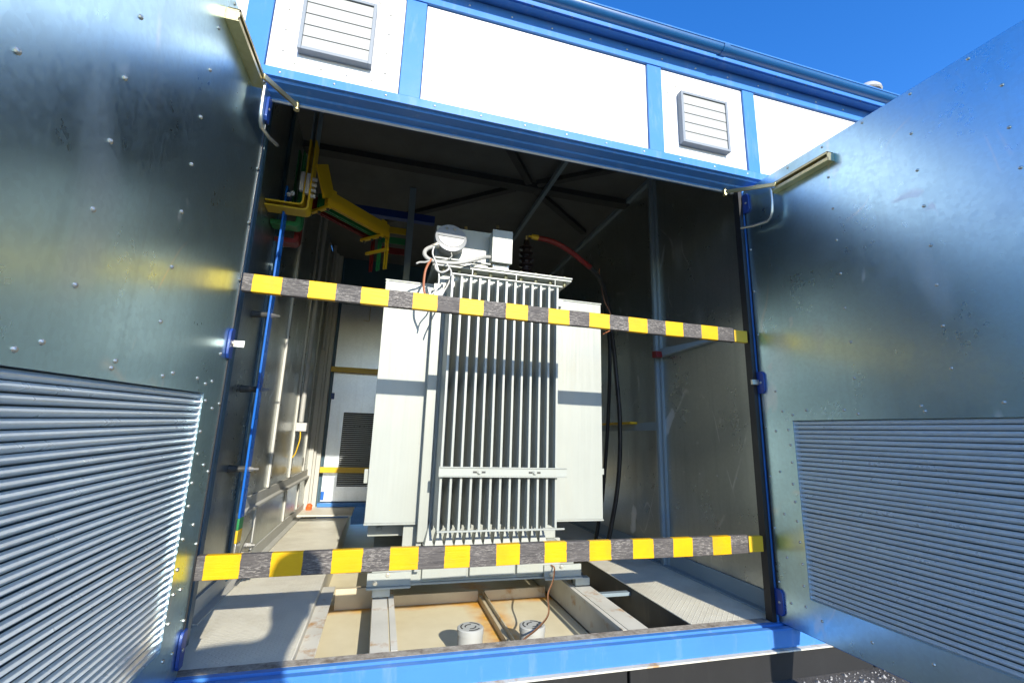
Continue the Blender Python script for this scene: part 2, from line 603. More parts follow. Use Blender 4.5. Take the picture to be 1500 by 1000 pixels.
build('gutter_joint', MB().prism(sl, 'x', 2.40, 2.44), 'gutter_paint', gut)
# small round-headed screws along frame members
def dome(r, h, axis='y-'):
    m = MB()
    d = {'y-': (0, -1, 0), 'x+': (1, 0, 0), 'x-': (-1, 0, 0), 'z+': (0, 0, 1)}[axis]
    m.lathe((0, 0, 0), d, [(-0.001, r), (h * 0.35, r), (h * 0.8, r * 0.7), (h, r * 0.2)], 8)
    return m
def many(pts, r, h, axis):
    m = MB()
    t = dome(r, h, axis)
    for p in pts:
        b = len(m.v)
        m.v += [(v[0] + p[0], v[1] + p[1], v[2] + p[2]) for v in t.v]
        m.f += [tuple(b + i for i in f) for f in t.f]
    return m
pts = []
x = BX0 + 0.1
while x < BX1:
    pts.append((x, FY - 0.004, 3.118))
    pts.append((x + 0.09, FY - 0.005, 2.463))
    x += 0.235
build('frame_screws', many(pts, 0.006, 0.004, 'y-'), 'zinc', bld, kind='stuff')
pts = []
x = BX0 + 0.2
while x < BX1:
    pts.append((x, -0.1365, 3.172))
    x += 0.235
build('fascia_screws', many(pts, 0.006, 0.004, 'y-'), 'zinc', bld, kind='stuff')

# ventilation grilles in two of the panels
def grille(x0, x1, z0, z1, panel):
    y = FY + 0.011
    m = MB()
    t = 0.016
    d = 0.040
    m.box(x0, x0 + t, y - d, y, z0, z1)
    m.box(x1 - t, x1, y - d, y, z0, z1)
    m.box(x0 + t, x1 - t, y - d, y, z0, z0 + t)
    m.box(x0 + t, x1 - t, y - d, y, z1 - t, z1)
    gmain = build('ventilation_grille', m, 'grille_frame_paint', bld, 0.0015)
    build('backing', B(x0 + t, x1 - t, y - 0.004, y - 0.001, z0 + t, z1 - t), 'black_rubber', gmain)
    n = 5
    h = (z1 - z0 - 2 * t) / n
    first = None
    for k in range(n):
        za = z0 + t + k * h
        if first is None:
            s = MB().prism([(y - 0.034, za + 0.0005), (y - 0.024, za + 0.0005), (y - 0.022, za + h - 0.0035), (y - 0.032, za + h - 0.0035)], 'x', x0 + t + 0.001, x1 - t - 0.001)
            first = build('slat', s, 'grille_paint', gmain)
        else:
            dup(first, (0, 0, k * h))
    scr = []
    for k in range(4):
        f = (k + 0.5) / 4
        px0, px1 = x0 - 0.065, x1 + 0.065
        pz0, pz1 = z0 - 0.055, z1 + 0.055
        scr += [(px0, y, pz0 + f * (pz1 - pz0)), (px1, y, pz0 + f * (pz1 - pz0)), (px0 + f * (px1 - px0), y, pz0), (px0 + f * (px1 - px0), y, pz1)]
    build('grille_screws', many(scr, 0.0055, 0.004, 'y-'), 'zinc', bld, kind='stuff')
grille(0.105, 0.435, 2.595, 2.945, None)
grille(2.172, 2.502, 2.568, 2.910, None)

# door posts, sill and plinth
lp = MB().prism([(-0.145, FY), (-0.052, FY), (-0.052, -0.012), (-0.060, 0.06), (-0.145, 0.06)], 'z', -0.10, 2.4385)
build('door_post', lp, 'blue_paint', bld)
rp = MB().prism([(2.628, 0.004), (2.655, 0.004), (2.655, -0.004), (2.712, -0.004), (2.712, FY), (2.80, FY), (2.80, 0.036), (2.628, 0.036)], 'z', -0.018, 2.40)
build('door_post', rp, 'blue_paint', bld)
build('post_shade_strip', B(2.6245, 2.6495, -0.004, 0.040, -0.0155, 2.398), 'black_rubber', bld)  # black strip added to darken the post like the right door's shade
sill = MB().prism([(0.060, -0.10), (0.060, -0.026), (0.010, -0.026), (0.006, -0.017), (-0.020, -0.017), (-0.026, -0.025), (-0.050, -0.025), (-0.055, -0.015), (-0.078, -0.016), (-0.084, -0.022), (-0.084, -0.092), (-0.070, -0.096), (-0.070, -0.105), (0.060, -0.105)], 'x', BX0, BX1)
build('sill', sill, 'blue_paint', bld)
build('sill_drip_edge', B(BX0, BX1, -0.094, -0.060, -0.113, -0.1065), 'rail_paint', bld)
build('threshold_strip', B(XL + 0.06, XR - 0.12, 0.008, 0.0595, -0.0255, -0.0165), 'dusty_wood', bld)
xs = [BX0, -1.2, 0.25, 1.775, 3.2, 4.6, BX1]
for a, b in zip(xs[:-1], xs[1:]):
    build('plinth_block', B(a + 0.006, b - 0.006, -0.055, 0.3, GZ - 0.05, -0.1135), 'plinth_black', bld, 0.006)

# walkway plates, pit, rails
def beveled(name, mb, mat, **k):
    return build(name, mb, mat, bld, 0.002, **k)
beveled('floor_plate', B(XL + 0.002, 0.366, 0.062, 3.33, ZF - 0.006, ZF), 'tread_plate')
beveled('floor_plate', B(XL + 0.002, 0.40, 3.345, YB - 0.002, ZF + 0.012, ZF + 0.030), 'beige_paint')
beveled('floor_plate', B(2.20, XR - 0.002, 0.062, YB - 0.002, ZF - 0.006, ZF), 'tread_plate')
beveled('pit_side', B(0.360, 0.366, 0.062, YB - 0.01, ZP, ZF - 0.0065), 'beige_paint')
beveled('pit_side', B(2.20, 2.206, 0.062, YB - 0.01, ZP, ZF - 0.0065), 'beam_paint')
pf = build('pit_floor', B(0.30, 2.30, 0.0605, YB - 0.01, ZP - 0.01, ZP), 'pit_floor', bld, origin=(1.36, 0.55, ZP))
beveled('pit_edge_angle', B(0.3665, 0.44, 0.0615, 1.12, ZF - 0.045, ZF - 0.039), 'rail_paint')
def rail(x0, x1, lipx0, lipx1):
    m = MB()
    m.box(x0, x1, 0.062, 3.6, ZF - 0.010, ZF)
    m.box(x0, x0 + 0.008, 0.062, 3.6, ZP + 0.001, ZF - 0.0105)
    m.box(x0, x1, 0.062, 3.6, ZP + 0.0015, ZP + 0.010)
    m.box(lipx0, lipx1, 0.0625, 3.6, ZF - 0.018, ZF + 0.004)
    return build('support_rail', m, 'rail_paint', bld)
rail(0.660, 0.738, 0.744, 0.772)
rail(1.848, 1.955, 1.815, 1.838)
beveled('cross_member', B(0.4415, 0.659, 1.13, 1.17, ZP + 0.0005, ZF - 0.06), 'rust_angle')
beveled('cross_member', B(0.773, 1.3385, 1.13, 1.165, ZP + 0.0005, ZP + 0.065), 'rust_angle')
beveled('cross_member', B(1.3815, 1.81, 1.13, 1.165, ZP + 0.0005, ZP + 0.065), 'rust_angle')
beveled('pit_divider', B(1.343, 1.377, 0.0620, 1.128, ZP + 0.0005, ZP + 0.038), 'rust_angle')
beveled('pit_divider', B(1.367, 1.376, 0.0622, 1.128, ZP + 0.0385, ZP + 0.062), 'rust_angle')
beveled('rail_tie', B(1.957, 2.198, 0.66, 0.70, ZF - 0.050, ZF - 0.030), 'grey_blue_paint')  # grey-blue colour stands for the shadow lying on this tie

# left column, wall strips, rails
lc = MB().prism([(-0.158, 0.10), (-0.06, 0.10), (-0.06, 0.17), (-0.10, 0.18), (-0.10, 0.25), (-0.07, 0.26), (-0.07, 0.30), (-0.12, 0.31), (-0.12, 0.48), (-0.158, 0.48)], 'z', ZF, ZC)
build('inner_column', lc, 'teal_column_paint', bld)
def strip_left(y, z0, z1, w=0.05, mat='strip_paint'):
    return build('wall_strip', B(XL, XL + 0.018, y - w / 2, y + w / 2, z0, z1), mat, bld, 0.002)
for y in (1.82, 2.65, 3.45):
    strip_left(y, 0.45, 3.1)
strip_left(1.05, 0.02, 3.1, 0.04, 'teal_column_paint')
build('wall_rail', MB().prism([(XL, 0.355), (XL + 0.035, 0.355), (XL + 0.035, 0.372), (XL + 0.012, 0.380), (XL + 0.012, 0.445), (XL, 0.445)], 'y', 1.10, YB - 0.05), 'strip_paint', bld)
build('skirting_channel', MB().prism([(XL, ZF + 0.001), (XL + 0.055, ZF + 0.001), (XL + 0.055, ZF + 0.010), (XL + 0.014, ZF + 0.012), (XL + 0.012, 0.07), (XL, 0.07)], 'y', 0.5, YB - 0.05), 'strip_paint', bld)
for y in (1.55, 2.62, 3.30):
    build('wall_strip', B(XL, XL + 0.014, y - 0.018, y + 0.018, 0.075, 0.352), 'strip_paint', bld, 0.002)
pts = []
for y in (1.82, 2.65, 3.45):
    for k in range(9):
        pts.append((XL + 0.018, y + 0.004, 0.52 + k * 0.27))
build('strip_screws', many(pts, 0.007, 0.005, 'x+'), 'black_rubber', bld, kind='stuff')
pts = []
for yy in (0.14, 0.34, 0.44):
    for k in range(10):
        pts.append((-0.06 if yy < 0.2 else -0.12, yy, 0.2 + k * 0.24))
build('column_screws', many(pts, 0.006, 0.005, 'x+'), 'black_rubber', bld, kind='stuff')
# rear left corner post and door frame
build('corner_post', MB().prism([(XL + 0.001, 3.78), (XL + 0.05, 3.78), (XL + 0.05, 3.83), (XL + 0.075, 3.84), (XL + 0.075, 3.90), (XL + 0.12, 3.91), (XL + 0.12, YB - 0.001), (XL + 0.001, YB - 0.001)], 'z', ZF + 0.031, ZC - 0.002), 'strip_paint', bld)

# rear door seen past the transformer
rdoor = build('door', B(0.0, 1.2, 3.955, 3.978, 0.065, 2.50), 'galvanised_rear', bld, 0.002, label='closed rear door leaf with louvred lower half')
build('door', B(1.203, 2.398, 3.955, 3.978, 0.065, 2.50), 'galvanised_rear', bld, 0.002)
s0 = None
for k in range(36):
    z = 0.245 + k * 0.024
    if s0 is None:
        s0 = build('slat', MB().prism([(3.954, z), (3.942, z + 0.010), (3.946, z + 0.013), (3.954, z + 0.004)], 'x', 0.172, 1.02), 'galvanised_slat', rdoor)
    else:
        dup(s0, (0, 0, k * 0.024))
build('louvre_dark_sheet', B(0.165, 1.03, 3.951, 3.9535, 0.235, 1.115), 'black_rubber', rdoor)
build('hinge', B(-0.005, 0.035, 3.93, 3.953, 1.27, 1.345), 'navy_paint', rdoor, 0.004)
build('hinge', B(0.003, 0.038, 3.93, 3.953, 0.085, 0.18), 'bus_blue_paint', rdoor, 0.004)
build('hook_rod', MB().tube([(0.36, 3.93, 2.50), (0.36, 3.93, 2.30), (0.355, 3.93, 2.29), (0.29, 3.93, 2.295)], 0.007, 8), 'zinc', rdoor)
build('rear_sill', B(-0.02, 2.38, 3.88, 3.952, 0.012, 0.055), 'blue_paint', bld, 0.003)

# right wall: post, straps, bracket
build('wall_post', MB().prism([(XR, 1.02), (XR - 0.022, 1.02), (XR - 0.022, 1.045), (XR - 0.045, 1.048), (XR - 0.045, 1.078), (XR, 1.08)], 'z', ZF + 0.001, ZC - 0.001), 'grey_blue_paint', bld)
build('wall_strap', B(XR - 0.006, XR - 0.001, 1.085, 2.40, 0.955, 1.02), 'grey_blue_paint', bld, 0.001)
build('wall_bracket', MB().prism([(0.40, 1.535), (1.015, 1.520), (1.015, 1.590), (0.40, 1.550)], 'x', XR - 0.045, XR - 0.001), 'grey_blue_paint', bld, 0.002)
build('bracket_cap', MB().prism([(0.955, 1.512), (1.018, 1.512), (1.018, 1.565), (0.965, 1.560)], 'x', XR - 0.10, XR - 0.046), 'red_paint', bld, 0.003, label='red painted end cap of the wall bracket')
build('skirting_channel', MB().prism([(XR, ZF + 0.001), (XR - 0.05, ZF + 0.001), (XR - 0.05, ZF + 0.010), (XR - 0.014, ZF + 0.014), (XR - 0.012, 0.085), (XR, 0.085)], 'y', 0.07, YB - 0.05), 'grey_blue_paint', bld)
pts = [(XR - 0.001, 0.14 + 0.17 * k, z) for z in (1.50, 0.66) for k in range(6)]
build('wall_screws', many(pts, 0.005, 0.004, 'x-'), 'zinc', bld, kind='stuff')

# ceiling steelwork
zb = ZC - 0.001
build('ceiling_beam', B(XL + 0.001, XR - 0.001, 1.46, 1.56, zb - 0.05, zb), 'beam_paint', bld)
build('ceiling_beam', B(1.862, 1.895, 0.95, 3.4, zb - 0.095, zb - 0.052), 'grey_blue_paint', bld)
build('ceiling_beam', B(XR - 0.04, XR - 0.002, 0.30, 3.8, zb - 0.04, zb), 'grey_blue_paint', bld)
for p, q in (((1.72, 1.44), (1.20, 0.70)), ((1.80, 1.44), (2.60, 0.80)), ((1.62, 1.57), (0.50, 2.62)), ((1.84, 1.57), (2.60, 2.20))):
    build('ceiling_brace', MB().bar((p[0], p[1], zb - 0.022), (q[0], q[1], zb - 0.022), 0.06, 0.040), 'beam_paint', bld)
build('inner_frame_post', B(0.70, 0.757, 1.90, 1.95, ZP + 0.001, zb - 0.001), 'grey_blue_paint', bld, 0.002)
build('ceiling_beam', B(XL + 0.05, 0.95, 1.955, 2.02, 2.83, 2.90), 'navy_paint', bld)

# ------------------------------------------------------------------ front doors
def front_door(side):
    s = 1 if side == 'left' else -1        # direction of the inner face normal along x
    fx = 0.0 if s == 1 else W              # inner face
    y0, y1 = -0.012, -1.335                # hinge side, free side
    z0, z1 = -0.010, 2.392
    ly0, ly1 = -0.198, -1.135
    lz0, lz1 = 0.150, 0.994
    def X(d):                              # depth d behind the inner face
        return fx - s * d
    def bx(m, d0, d1, ya, yb, za, zb):
        a, b = sorted((X(d0), X(d1)))
        c, d = sorted((ya, yb))
        m.box(a, b, c, d, za, zb)
    sheet = MB()
    # inner sheet with the louvre opening cut out, as one welded ring
    outer = [(y1, z0), (y0, z0), (y0, z1), (y1, z1)]
    inner = [(ly1, lz0), (ly0, lz0), (ly0, lz1), (ly1, lz1)]
    for d in (0.0, 0.004):
        for (y, z) in outer + inner:
            sheet.v.append((X(d), y, z))
    for k in range(4):
        j = (k + 1) % 4
        sheet.f += [(k, j, 4 + j, 4 + k), (8 + k, 8 + j, 12 + j, 12 + k), (k, j, 8 + j, 8 + k), (4 + k, 4 + j, 12 + j, 12 + k)]
    lab = 'left open door leaf, bare galvanised inside' if s == 1 else 'right open door leaf, bare galvanised inside'
    d = build('door', sheet, 'galvanised_door', bld, label=lab, origin=(fx, -0.67, 1.2))
    core = MB()
    bx(core, 0.0045, 0.046, y0, y0 - 0.06, z0 - 0.004, z1 + 0.004)
    bx(core, 0.0045, 0.046, y1 + 0.06, y1, z0 - 0.004, z1 + 0.004)
    bx(core, 0.0045, 0.046, y0 - 0.061, y1 + 0.061, z0 - 0.004, z0 + 0.05)
    bx(core, 0.0045, 0.046, y0 - 0.061, y1 + 0.061, z1 - 0.05, z1 + 0.004)
    build('door_frame', core, 'blue_paint', d)
    skin = MB()
    bx(skin, 0.047, 0.050, y0, y1, z0 - 0.004, z1 + 0.004)
    build('outer_skin', skin, 'blue_paint', d)
    # louvre: folded slats, each with a sloping upper face and a return below
    n = 38
    pitch = (lz1 - lz0) / n
    prof = [(0.0175, 0.0), (0.0052, 0.0086), (0.0042, 0.0098), (0.0042, 0.0112), (0.0052, 0.0122), (0.0155, 0.0194), (0.0168, 0.0185), (0.0068, 0.0106), (0.0188, 0.0006)]
    first = None
    for k in range(n):
        if first is None:
            m = MB().prism([(X(a), lz0 + b) for a, b in prof], 'y', ly1, ly0)
            first = build('slat', m, 'galvanised_slat', d, sharp=20)
        else:
            c = dup(first, (0, 0, k * pitch + random.uniform(-0.0005, 0.0005)))
            c.rotation_euler = (random.uniform(-0.0007, 0.0007), random.uniform(-0.05, 0.05), random.uniform(-0.0008, 0.0008))
    bk = MB()
    bx(bk, 0.032, 0.034, ly0, ly1, lz0, lz1)
    build('louvre_dark_sheet', bk, 'teal_column_paint', d)  # dark sheet added so the gaps between slats look deeply shaded
    fr = MB()
    bx(fr, 0.0042, 0.030, ly0, ly0 + 0.004, lz0 - 0.004, lz1 + 0.004)
    bx(fr, 0.0042, 0.030, ly1 - 0.004, ly1, lz0 - 0.004, lz1 + 0.004)
    bx(fr, 0.0042, 0.030, ly0 - 0.0005, ly1 + 0.0005, lz1, lz1 + 0.004)
    bx(fr, 0.0042, 0.030, ly0 - 0.0005, ly1 + 0.0005, lz0 - 0.004, lz0)
    build('louvre_frame', fr, 'galvanised_slat', d)
    # screws
    sp = []
    rows = [-0.602, -0.976, -1.24] if s == 1 else [-0.535, -0.897, -1.192]
    for r in rows:
        for k in range(7):
            z = 1.178 + k * 0.1685
            sp.append((r + random.uniform(-0.004, 0.004), z + random.uniform(-0.004, 0.004)))
    for y in (-0.142, -0.28, -0.47, -0.78, -1.03):
        sp.append((y, 1.045 + random.uniform(-0.008, 0.008)))
    for y in (-0.20, -0.53, -0.79, -1.09):
        sp.append((y, 1.022 + random.uniform(-0.006, 0.006)))
    for k in range(10):
        sp.append((-0.168 + random.uniform(-0.006, 0.006), 0.12 + k * 0.093 + random.uniform(-0.012, 0.012)))
    for k in range(6):
        sp.append((-0.10 + random.uniform(-0.015, 0.015), 0.10 + k * 0.21))
    for k in range(5):
        sp.append((-0.25 - k * 0.22, 0.075 + random.uniform(-0.02, 0.02)))
    for k in range(9):
        sp.append((-0.028, 0.18 + k * 0.26))
    for k in range(6):
        sp.append((-0.12 - k * 0.2, 2.372))
    first = None
    for (y, z) in sp:
        if first is None:
            m = dome(0.0064, 0.0055, 'x+' if s == 1 else 'x-')
            m.v = [(v[0] + fx, v[1] + y, v[2] + z) for v in m.v]
            first = build('screw', m, 'zinc', d)
            f0 = (y, z)
        else:
            dup(first, (0, y - f0[0], z - f0[1]))
    # hinges
    for z in (0.085, 1.205, 2.30):
        m = MB()
        a, b = sorted((fx + s * 0.0005, fx + s * 0.012))
        pr = [(-0.006, z - 0.062), (-0.040, z - 0.062), (-0.052, z - 0.045), (-0.052, z + 0.045), (-0.040, z + 0.062), (-0.006, z + 0.062)]
        m.prism(pr, 'x', a, b)
        h = build('hinge', m, 'navy_paint', d, 0.002)
        build('hinge_bolt', many([(fx + s * 0.012, -0.032, z)], 0.007, 0.004, 'x+' if s == 1 else 'x-'), 'zinc', h)
        if z > 1 and z < 2:
            a, b = sorted((fx + s * 0.0125, fx + s * 0.055))
            build('hinge_stop', B(a, b, -0.02, -0.006, z - 0.012, z + 0.016), 'zinc', h, 0.001)
    # door stay: slotted channel on the leaf, arm to the building, hanging hook rod
    ya, yb, zs = -0.235, -0.575, 2.283
    ch = MB()
    bx(ch, -0.0005, -0.004, ya, yb, zs - 0.026, zs + 0.018)
    bx(ch, -0.0045, -0.045, ya, yb, zs + 0.022, zs + 0.018)
    bx(ch, -0.0045, -0.045, ya, yb, zs - 0.026, zs - 0.022)
    bx(ch, -0.041, -0.045, ya, yb, zs + 0.010, zs + 0.0215)
    bx(ch, -0.041, -0.045, ya, yb, zs - 0.0215, zs - 0.010)
    bx(ch, -0.0045, -0.045, yb, yb + 0.003, zs - 0.0215, zs + 0.0215)
    build('stay_channel', ch, 'brass_zinc', d)
    ex = fx + s * 0.11
    arm = MB().bar((fx + s * 0.05, -0.28, zs), (ex, 0.02, 2.385), 0.010, 0.022)
    st = build('stay_arm', arm, 'brass_zinc', d, 0.002)
    build('arm_pivot', MB().lathe((ex, 0.02, 2.362), (0, 0, 1), [(0, 0.014), (0.006, 0.014), (0.006, 0.009), (0.045, 0.009)], 10), 'brass_zinc', st)
    rx = fx + s * 0.047
    build('hook_rod', MB().tube([(rx, -0.245, zs - 0.005), (rx, -0.245, 2.20), (rx, -0.238, 2.14), (rx, -0.226, 2.112), (rx, -0.205, 2.098), (rx + s * 0.01, -0.12, 2.105), (rx + s * 0.02, -0.04, 2.125)], 0.0075, 10), 'zinc', d)
    gk = MB()
    bx(gk, -0.0004, -0.004, -0.0125, -0.019, 0.02, 2.36)
    build('gasket', gk, 'black_rubber', d)
DOOR_SET[:] = [-0.012, 0.034]
front_door('left')
DOOR_SET[:] = [0.045, 0.014]
front_door('right')
DOOR_SET[:] = [0.0, 0.0]

# white dome ventilator on the roof
dv = thing('roof_ventilator', 'small white domed ventilator on the roof edge beyond the right door', 'ventilator', (3.90, 0.02, 3.23))
build('neck', MB().lathe((3.90, 0.02, 3.22), (0, 0, 1), [(0, 0.05), (0.22, 0.05)], 20), 'white_plastic', dv)
build('dome', MB().lathe((3.90, 0.02, 3.438), (0, 0, 1), [(0, 0.080), (0.010, 0.088), (0.03, 0.084), (0.055, 0.064), (0.07, 0.034), (0.075, 0.002)], 24), 'white_plastic', dv)

# ------------------------------------------------------------------ wooden warning bars
def warning_bar(x0, x1, y0, y1, z0, z1, mat, label, group, endz=None, tilt=0.0, sock=True):
    m = MB()
    n = 14
    rnd = random.Random(int(z0 * 1000) + int(y0 * 100))
    # a sawn board, very slightly crooked
    rings = []
    for k in range(n + 1):
        x = x0 + (x1 - x0) * k / n
        w = rnd.uniform(-0.0018, 0.0018)
        t = tilt * k / n
        ring = [(x, y0, z0 + w + t), (x, y1, z0 + w + t), (x, y1, z1 + w + t + rnd.uniform(-0.001, 0.001)), (x, y0, z1 + w + t + rnd.uniform(-0.001, 0.001))]
        rings.append(len(m.v))
        m.v += ring
    for a, b in zip(rings[:-1], rings[1:]):
        for i in range(4):
            j = (i + 1) % 4
            m.f.append((a + i, a + j, b + j, b + i))
    m.f.append((0, 1, 2, 3))
    m.f.append(tuple(rings[-1] + i for i in range(4)))
    o = build('warning_bar', m, mat, None, 0.0025, origin=(0.0, (y0 + y1) / 2, (z0 + z1) / 2), sharp=30)
    tag(o, label, 'barrier', group)
    if sock:
        build('end_socket', B(x1 + 0.006, x1 + 0.098, y0 + 0.004, y1 - 0.002, z0 + tilt + 0.004, z1 + tilt - 0.006), 'yellow_paint', o, 0.002)
        build('socket_edge', B(x1 + 0.0005, x1 + 0.0055, y0 + 0.001, y1 - 0.001, z0 + tilt, z1 + tilt), 'black_rubber', o)
    return o
G = 'striped wooden bars across the doorways'
warning_bar(0.004, 2.515, -0.004, 0.026, 1.438, 1.517, 'stripes_upper', 'upper yellow and black striped wooden bar across the front doorway', G, tilt=-0.008)
warning_bar(0.000, 2.508, -0.006, 0.026, 0.305, 0.392, 'stripes_lower', 'lower yellow and black striped wooden bar across the front doorway', G, tilt=0.010)
def rear_bar(z0, z1, label):
    o = build('warning_bar', B(-0.03, 2.36, 3.86, 3.885, z0, z1), 'yellow_paint', None, 0.002)
    tag(o, label, 'barrier', G)
    return o
rear_bar(1.600, 1.665, 'upper plain yellow bar across the rear door, left of the transformer')
rear_bar(0.400, 0.465, 'lower plain yellow bar across the rear door, left of the transformer')

# ------------------------------------------------------------------ transformer
tr = thing('power_transformer', 'large pale grey power transformer with finned radiators behind the striped bars', 'transformer', (1.31, 1.2, ZF))
T = 'transformer_paint'
tank = MB().box(0.905, 1.712, 0.690, 1.78, 0.270, 1.8985)
build('tank', tank, T, tr, 0.006)
build('tank_edge_strip', B(0.872, 0.930, 0.664, 0.688, 0.275, 1.800), T, tr, 0.003)
# front fins: hollow pressed plates
def fin_profile(y0, y1, t):
    ys = [k / 30 for k in range(31)]
    hs = [1.0 if k == 0 else 1.05 - 0.62 * math.cos(2 * math.pi * 3.5 * k / 30) for k in range(31)]
    L = [(-t / 2 * h, y0 + (y1 - y0) * a) for a, h in zip(ys, hs)]
    Rr = [(t / 2 * h, y0 + (y1 - y0) * a) for a, h in zip(reversed(ys), reversed(hs))]
    return L + Rr
FX0, FP, FN = 0.960, 0.0552, 13
f0 = None
for k in range(FN):
    if f0 is None:
        m = MB().prism([(FX0 + a, b) for a, b in fin_profile(0.460, 0.689, 0.0125)], 'z', 0.372, 1.795)
        # taper the ends of the fin towards the tank
        vs = []
        for v in m.v:
            f = (v[1] - 0.460) / 0.229
            z = v[2] + (0.045 * f * f if v[2] > 1 else 0.0)
            vs.append((v[0], v[1], z))
        m.v = vs
        f0 = build('fin', m, T, tr, sharp=45)
    else:
        dup(f0, (k * FP, 0, 0))
FXE = FX0 + (FN - 1) * FP
build('fin_rod', B(FX0 - 0.006, FXE + 0.052, 0.452, 0.466, 0.362, 0.3715), T, tr, 0.002)
build('fin_rod', B(FX0 - 0.006, FXE + 0.030, 0.452, 0.466, 1.7955, 1.806), T, tr, 0.002)
br = MB()
br.box(0.944, 1.682, 0.440, 0.459, 0.652, 0.694)
br.box(0.944, 1.682, 0.434, 0.459, 0.6945, 0.700)
br.box(0.944, 1.682, 0.434, 0.459, 0.646, 0.6515)
fb = build('fin_brace', br, T, tr, 0.001)
for x in (1.165, 1.485):
    slot = build('slot', B(x - 0.035, x + 0.035, 0.4385, 0.4397, 0.668, 0.678), 'beam_paint', fb)
    build('bolt', MB().lathe((x, 0.4385, 0.673), (0, -1, 0), [(0, 0.014), (0.003, 0.014), (0.003, 0.009), (0.012, 0.009)], 6), T, fb)
# flared pockets where the fins end above the base
gfirst = None
for k in range(FN):
    x = FX0 + (k - 0.5) * FP
    if gfirst is None:
        m = MB()
        m.v = [(x - 0.024, 0.585, 0.272), (x + 0.022, 0.585, 0.272), (x + 0.004, 0.648, 0.385), (x - 0.024, 0.688, 0.272), (x + 0.022, 0.688, 0.272), (x + 0.004, 0.688, 0.385)]
        m.f = [(0, 1, 2), (3, 5, 4), (0, 3, 4, 1), (1, 4, 5, 2), (0, 2, 5, 3)]
        gfirst = build('pocket', m, T, tr)
    else:
        dup(gfirst, (k * FP, 0, 0))
# side fins (front-most ones show as broad flat plates)
def side_plate(x0, x1):
    m = MB()
    m.box(x0, x1, 0.740, 0.752, 0.366, 1.806)
    m.box(x0 - 0.004, x1, 0.735, 0.757, 0.3560, 0.3655)
    m.box(x0 - 0.004, x1, 0.735, 0.757, 1.8065, 1.8160)
    return m
for x0, x1 in ((0.580, 0.903), (1.7145, 2.058)):
    a = None
    for k in range(17):
        if a is None:
            m = side_plate(x0, x1) if x0 < 1 else side_plate(-x1, -x0)
            if x0 > 1:
                m.v = [(-v[0], v[1], v[2]) for v in m.v]
            a = build('fin', m, T, tr, 0.002)
        else:
            dup(a, (0, k * 0.0575, 0))
build('fin_stop', B(0.555, 0.579, 0.77, 0.80, 0.58, 0.66), T, tr, 0.003)
build('fin_stop', B(2.062, 2.085, 0.77, 0.80, 0.64, 0.68), T, tr, 0.003)
# lid, flanges, bolts
lid = build('lid', B(0.852, 1.785, 0.605, 1.82, 1.915, 1.927), T, tr, 0.002)
build('tank_flange', B(0.856, 1.780, 0.610, 1.815, 1.899, 1.9115), T, tr, 0.002)
b0 = None
for k in range(9):
    x = 0.920 + k * 0.103
    if b0 is None:
        m = MB().lathe((x, 0.648, 1.876), (0, 0, 1), [(0, 0.006), (0.006, 0.006), (0.006, 0.012), (0.018, 0.012), (0.018, 0.008), (0.058, 0.008), (0.058, 0.012), (0.066, 0.012)], 8)
        b0 = build('bolt', m, 'brass_zinc', tr)
    else:
        dup(b0, (k * 0.103, 0, 0))
for x in (1.10, 1.39, 1.66):
    build('lid_strap', B(x, x + 0.006, 0.611, 0.617, 1.850, 1.8985), T, tr)
# things on the lid
cb = build('relay_cabinet', B(0.868, 1.250, 0.705, 0.86, 1.9275, 2.212), T, tr, 0.004)
build('cabinet_foot', B(0.868, 1.28, 0.655, 0.7045, 1.9275, 1.945), T, tr, 0.003)
build('cabinet_rail', B(0.86, 1.22, 0.612, 0.632, 1.9475, 1.958), T, tr, 0.002)
build('cabinet_rail', B(0.86, 1.20, 0.612, 0.632, 1.9275, 1.937), T, tr, 0.002)
# oil gauge: round housing tilted towards the front
gc = Vector((0.955, 0.610, 2.095))
gax = Vector((0.04, -1.0, 0.20)).normalized()
ga = build('oil_gauge', MB().lathe(gc - gax * 0.085, gax, [(0, 0.060), (0.010, 0.060), (0.010, 0.088), (0.020, 0.094), (0.074, 0.096), (0.076, 0.101), (0.083, 0.100), (0.085, 0.094)], 40), 'dial_metal', tr)
def facing(c, ax, pts, th):
    ax = Vector(ax).normalized()
    u = Vector((0, 0, 1)).cross(ax).normalized() * -1
    v = ax.cross(u) * -1
    v = Vector((0, 0, 1)) - ax * ax.z
    v.normalize()
    m = MB()
    n = len(pts)
    for d in (0.0, th):
        for a, b in pts:
            m.v.append(tuple(Vector(c) + ax * d + u * a + v * b))
    m.f.append(tuple(range(n)))
    m.f.append(tuple(reversed(range(n, 2 * n))))
    for i in range(n):
        j = (i + 1) % n
        m.f.append((i, j, n + j, n + i))
    return m
half = [(0.084 * math.cos(a), 0.084 * math.sin(a)) for a in [math.pi + 0.0 + math.pi * k / 20 for k in range(21)]]
half = [(x_, y_ + 0.012) for x_, y_ in half]
build('dial_window', facing(gc + gax * 0.0005, gax, half, 0.004), 'white_plastic', ga)
arc = [(0.072 * math.cos(a), 0.030 * math.sin(a) - 0.010) for a in [math.pi + math.pi * k / 16 for k in range(17)]]
arc += [(0.068 * math.cos(a), 0.026 * math.sin(a) - 0.010) for a in [2 * math.pi - math.pi * k / 16 for k in range(17)]]
build('dial_scale', facing(gc + gax * 0.005, gax, arc, 0.0015), 'grille_paint', ga)
build('dial_shroud', facing(gc + gax * 0.005, gax, [(-0.082, 0.000), (0.082, 0.000), (0.082, 0.013), (-0.082, 0.013)], 0.006), 'dial_metal', ga)
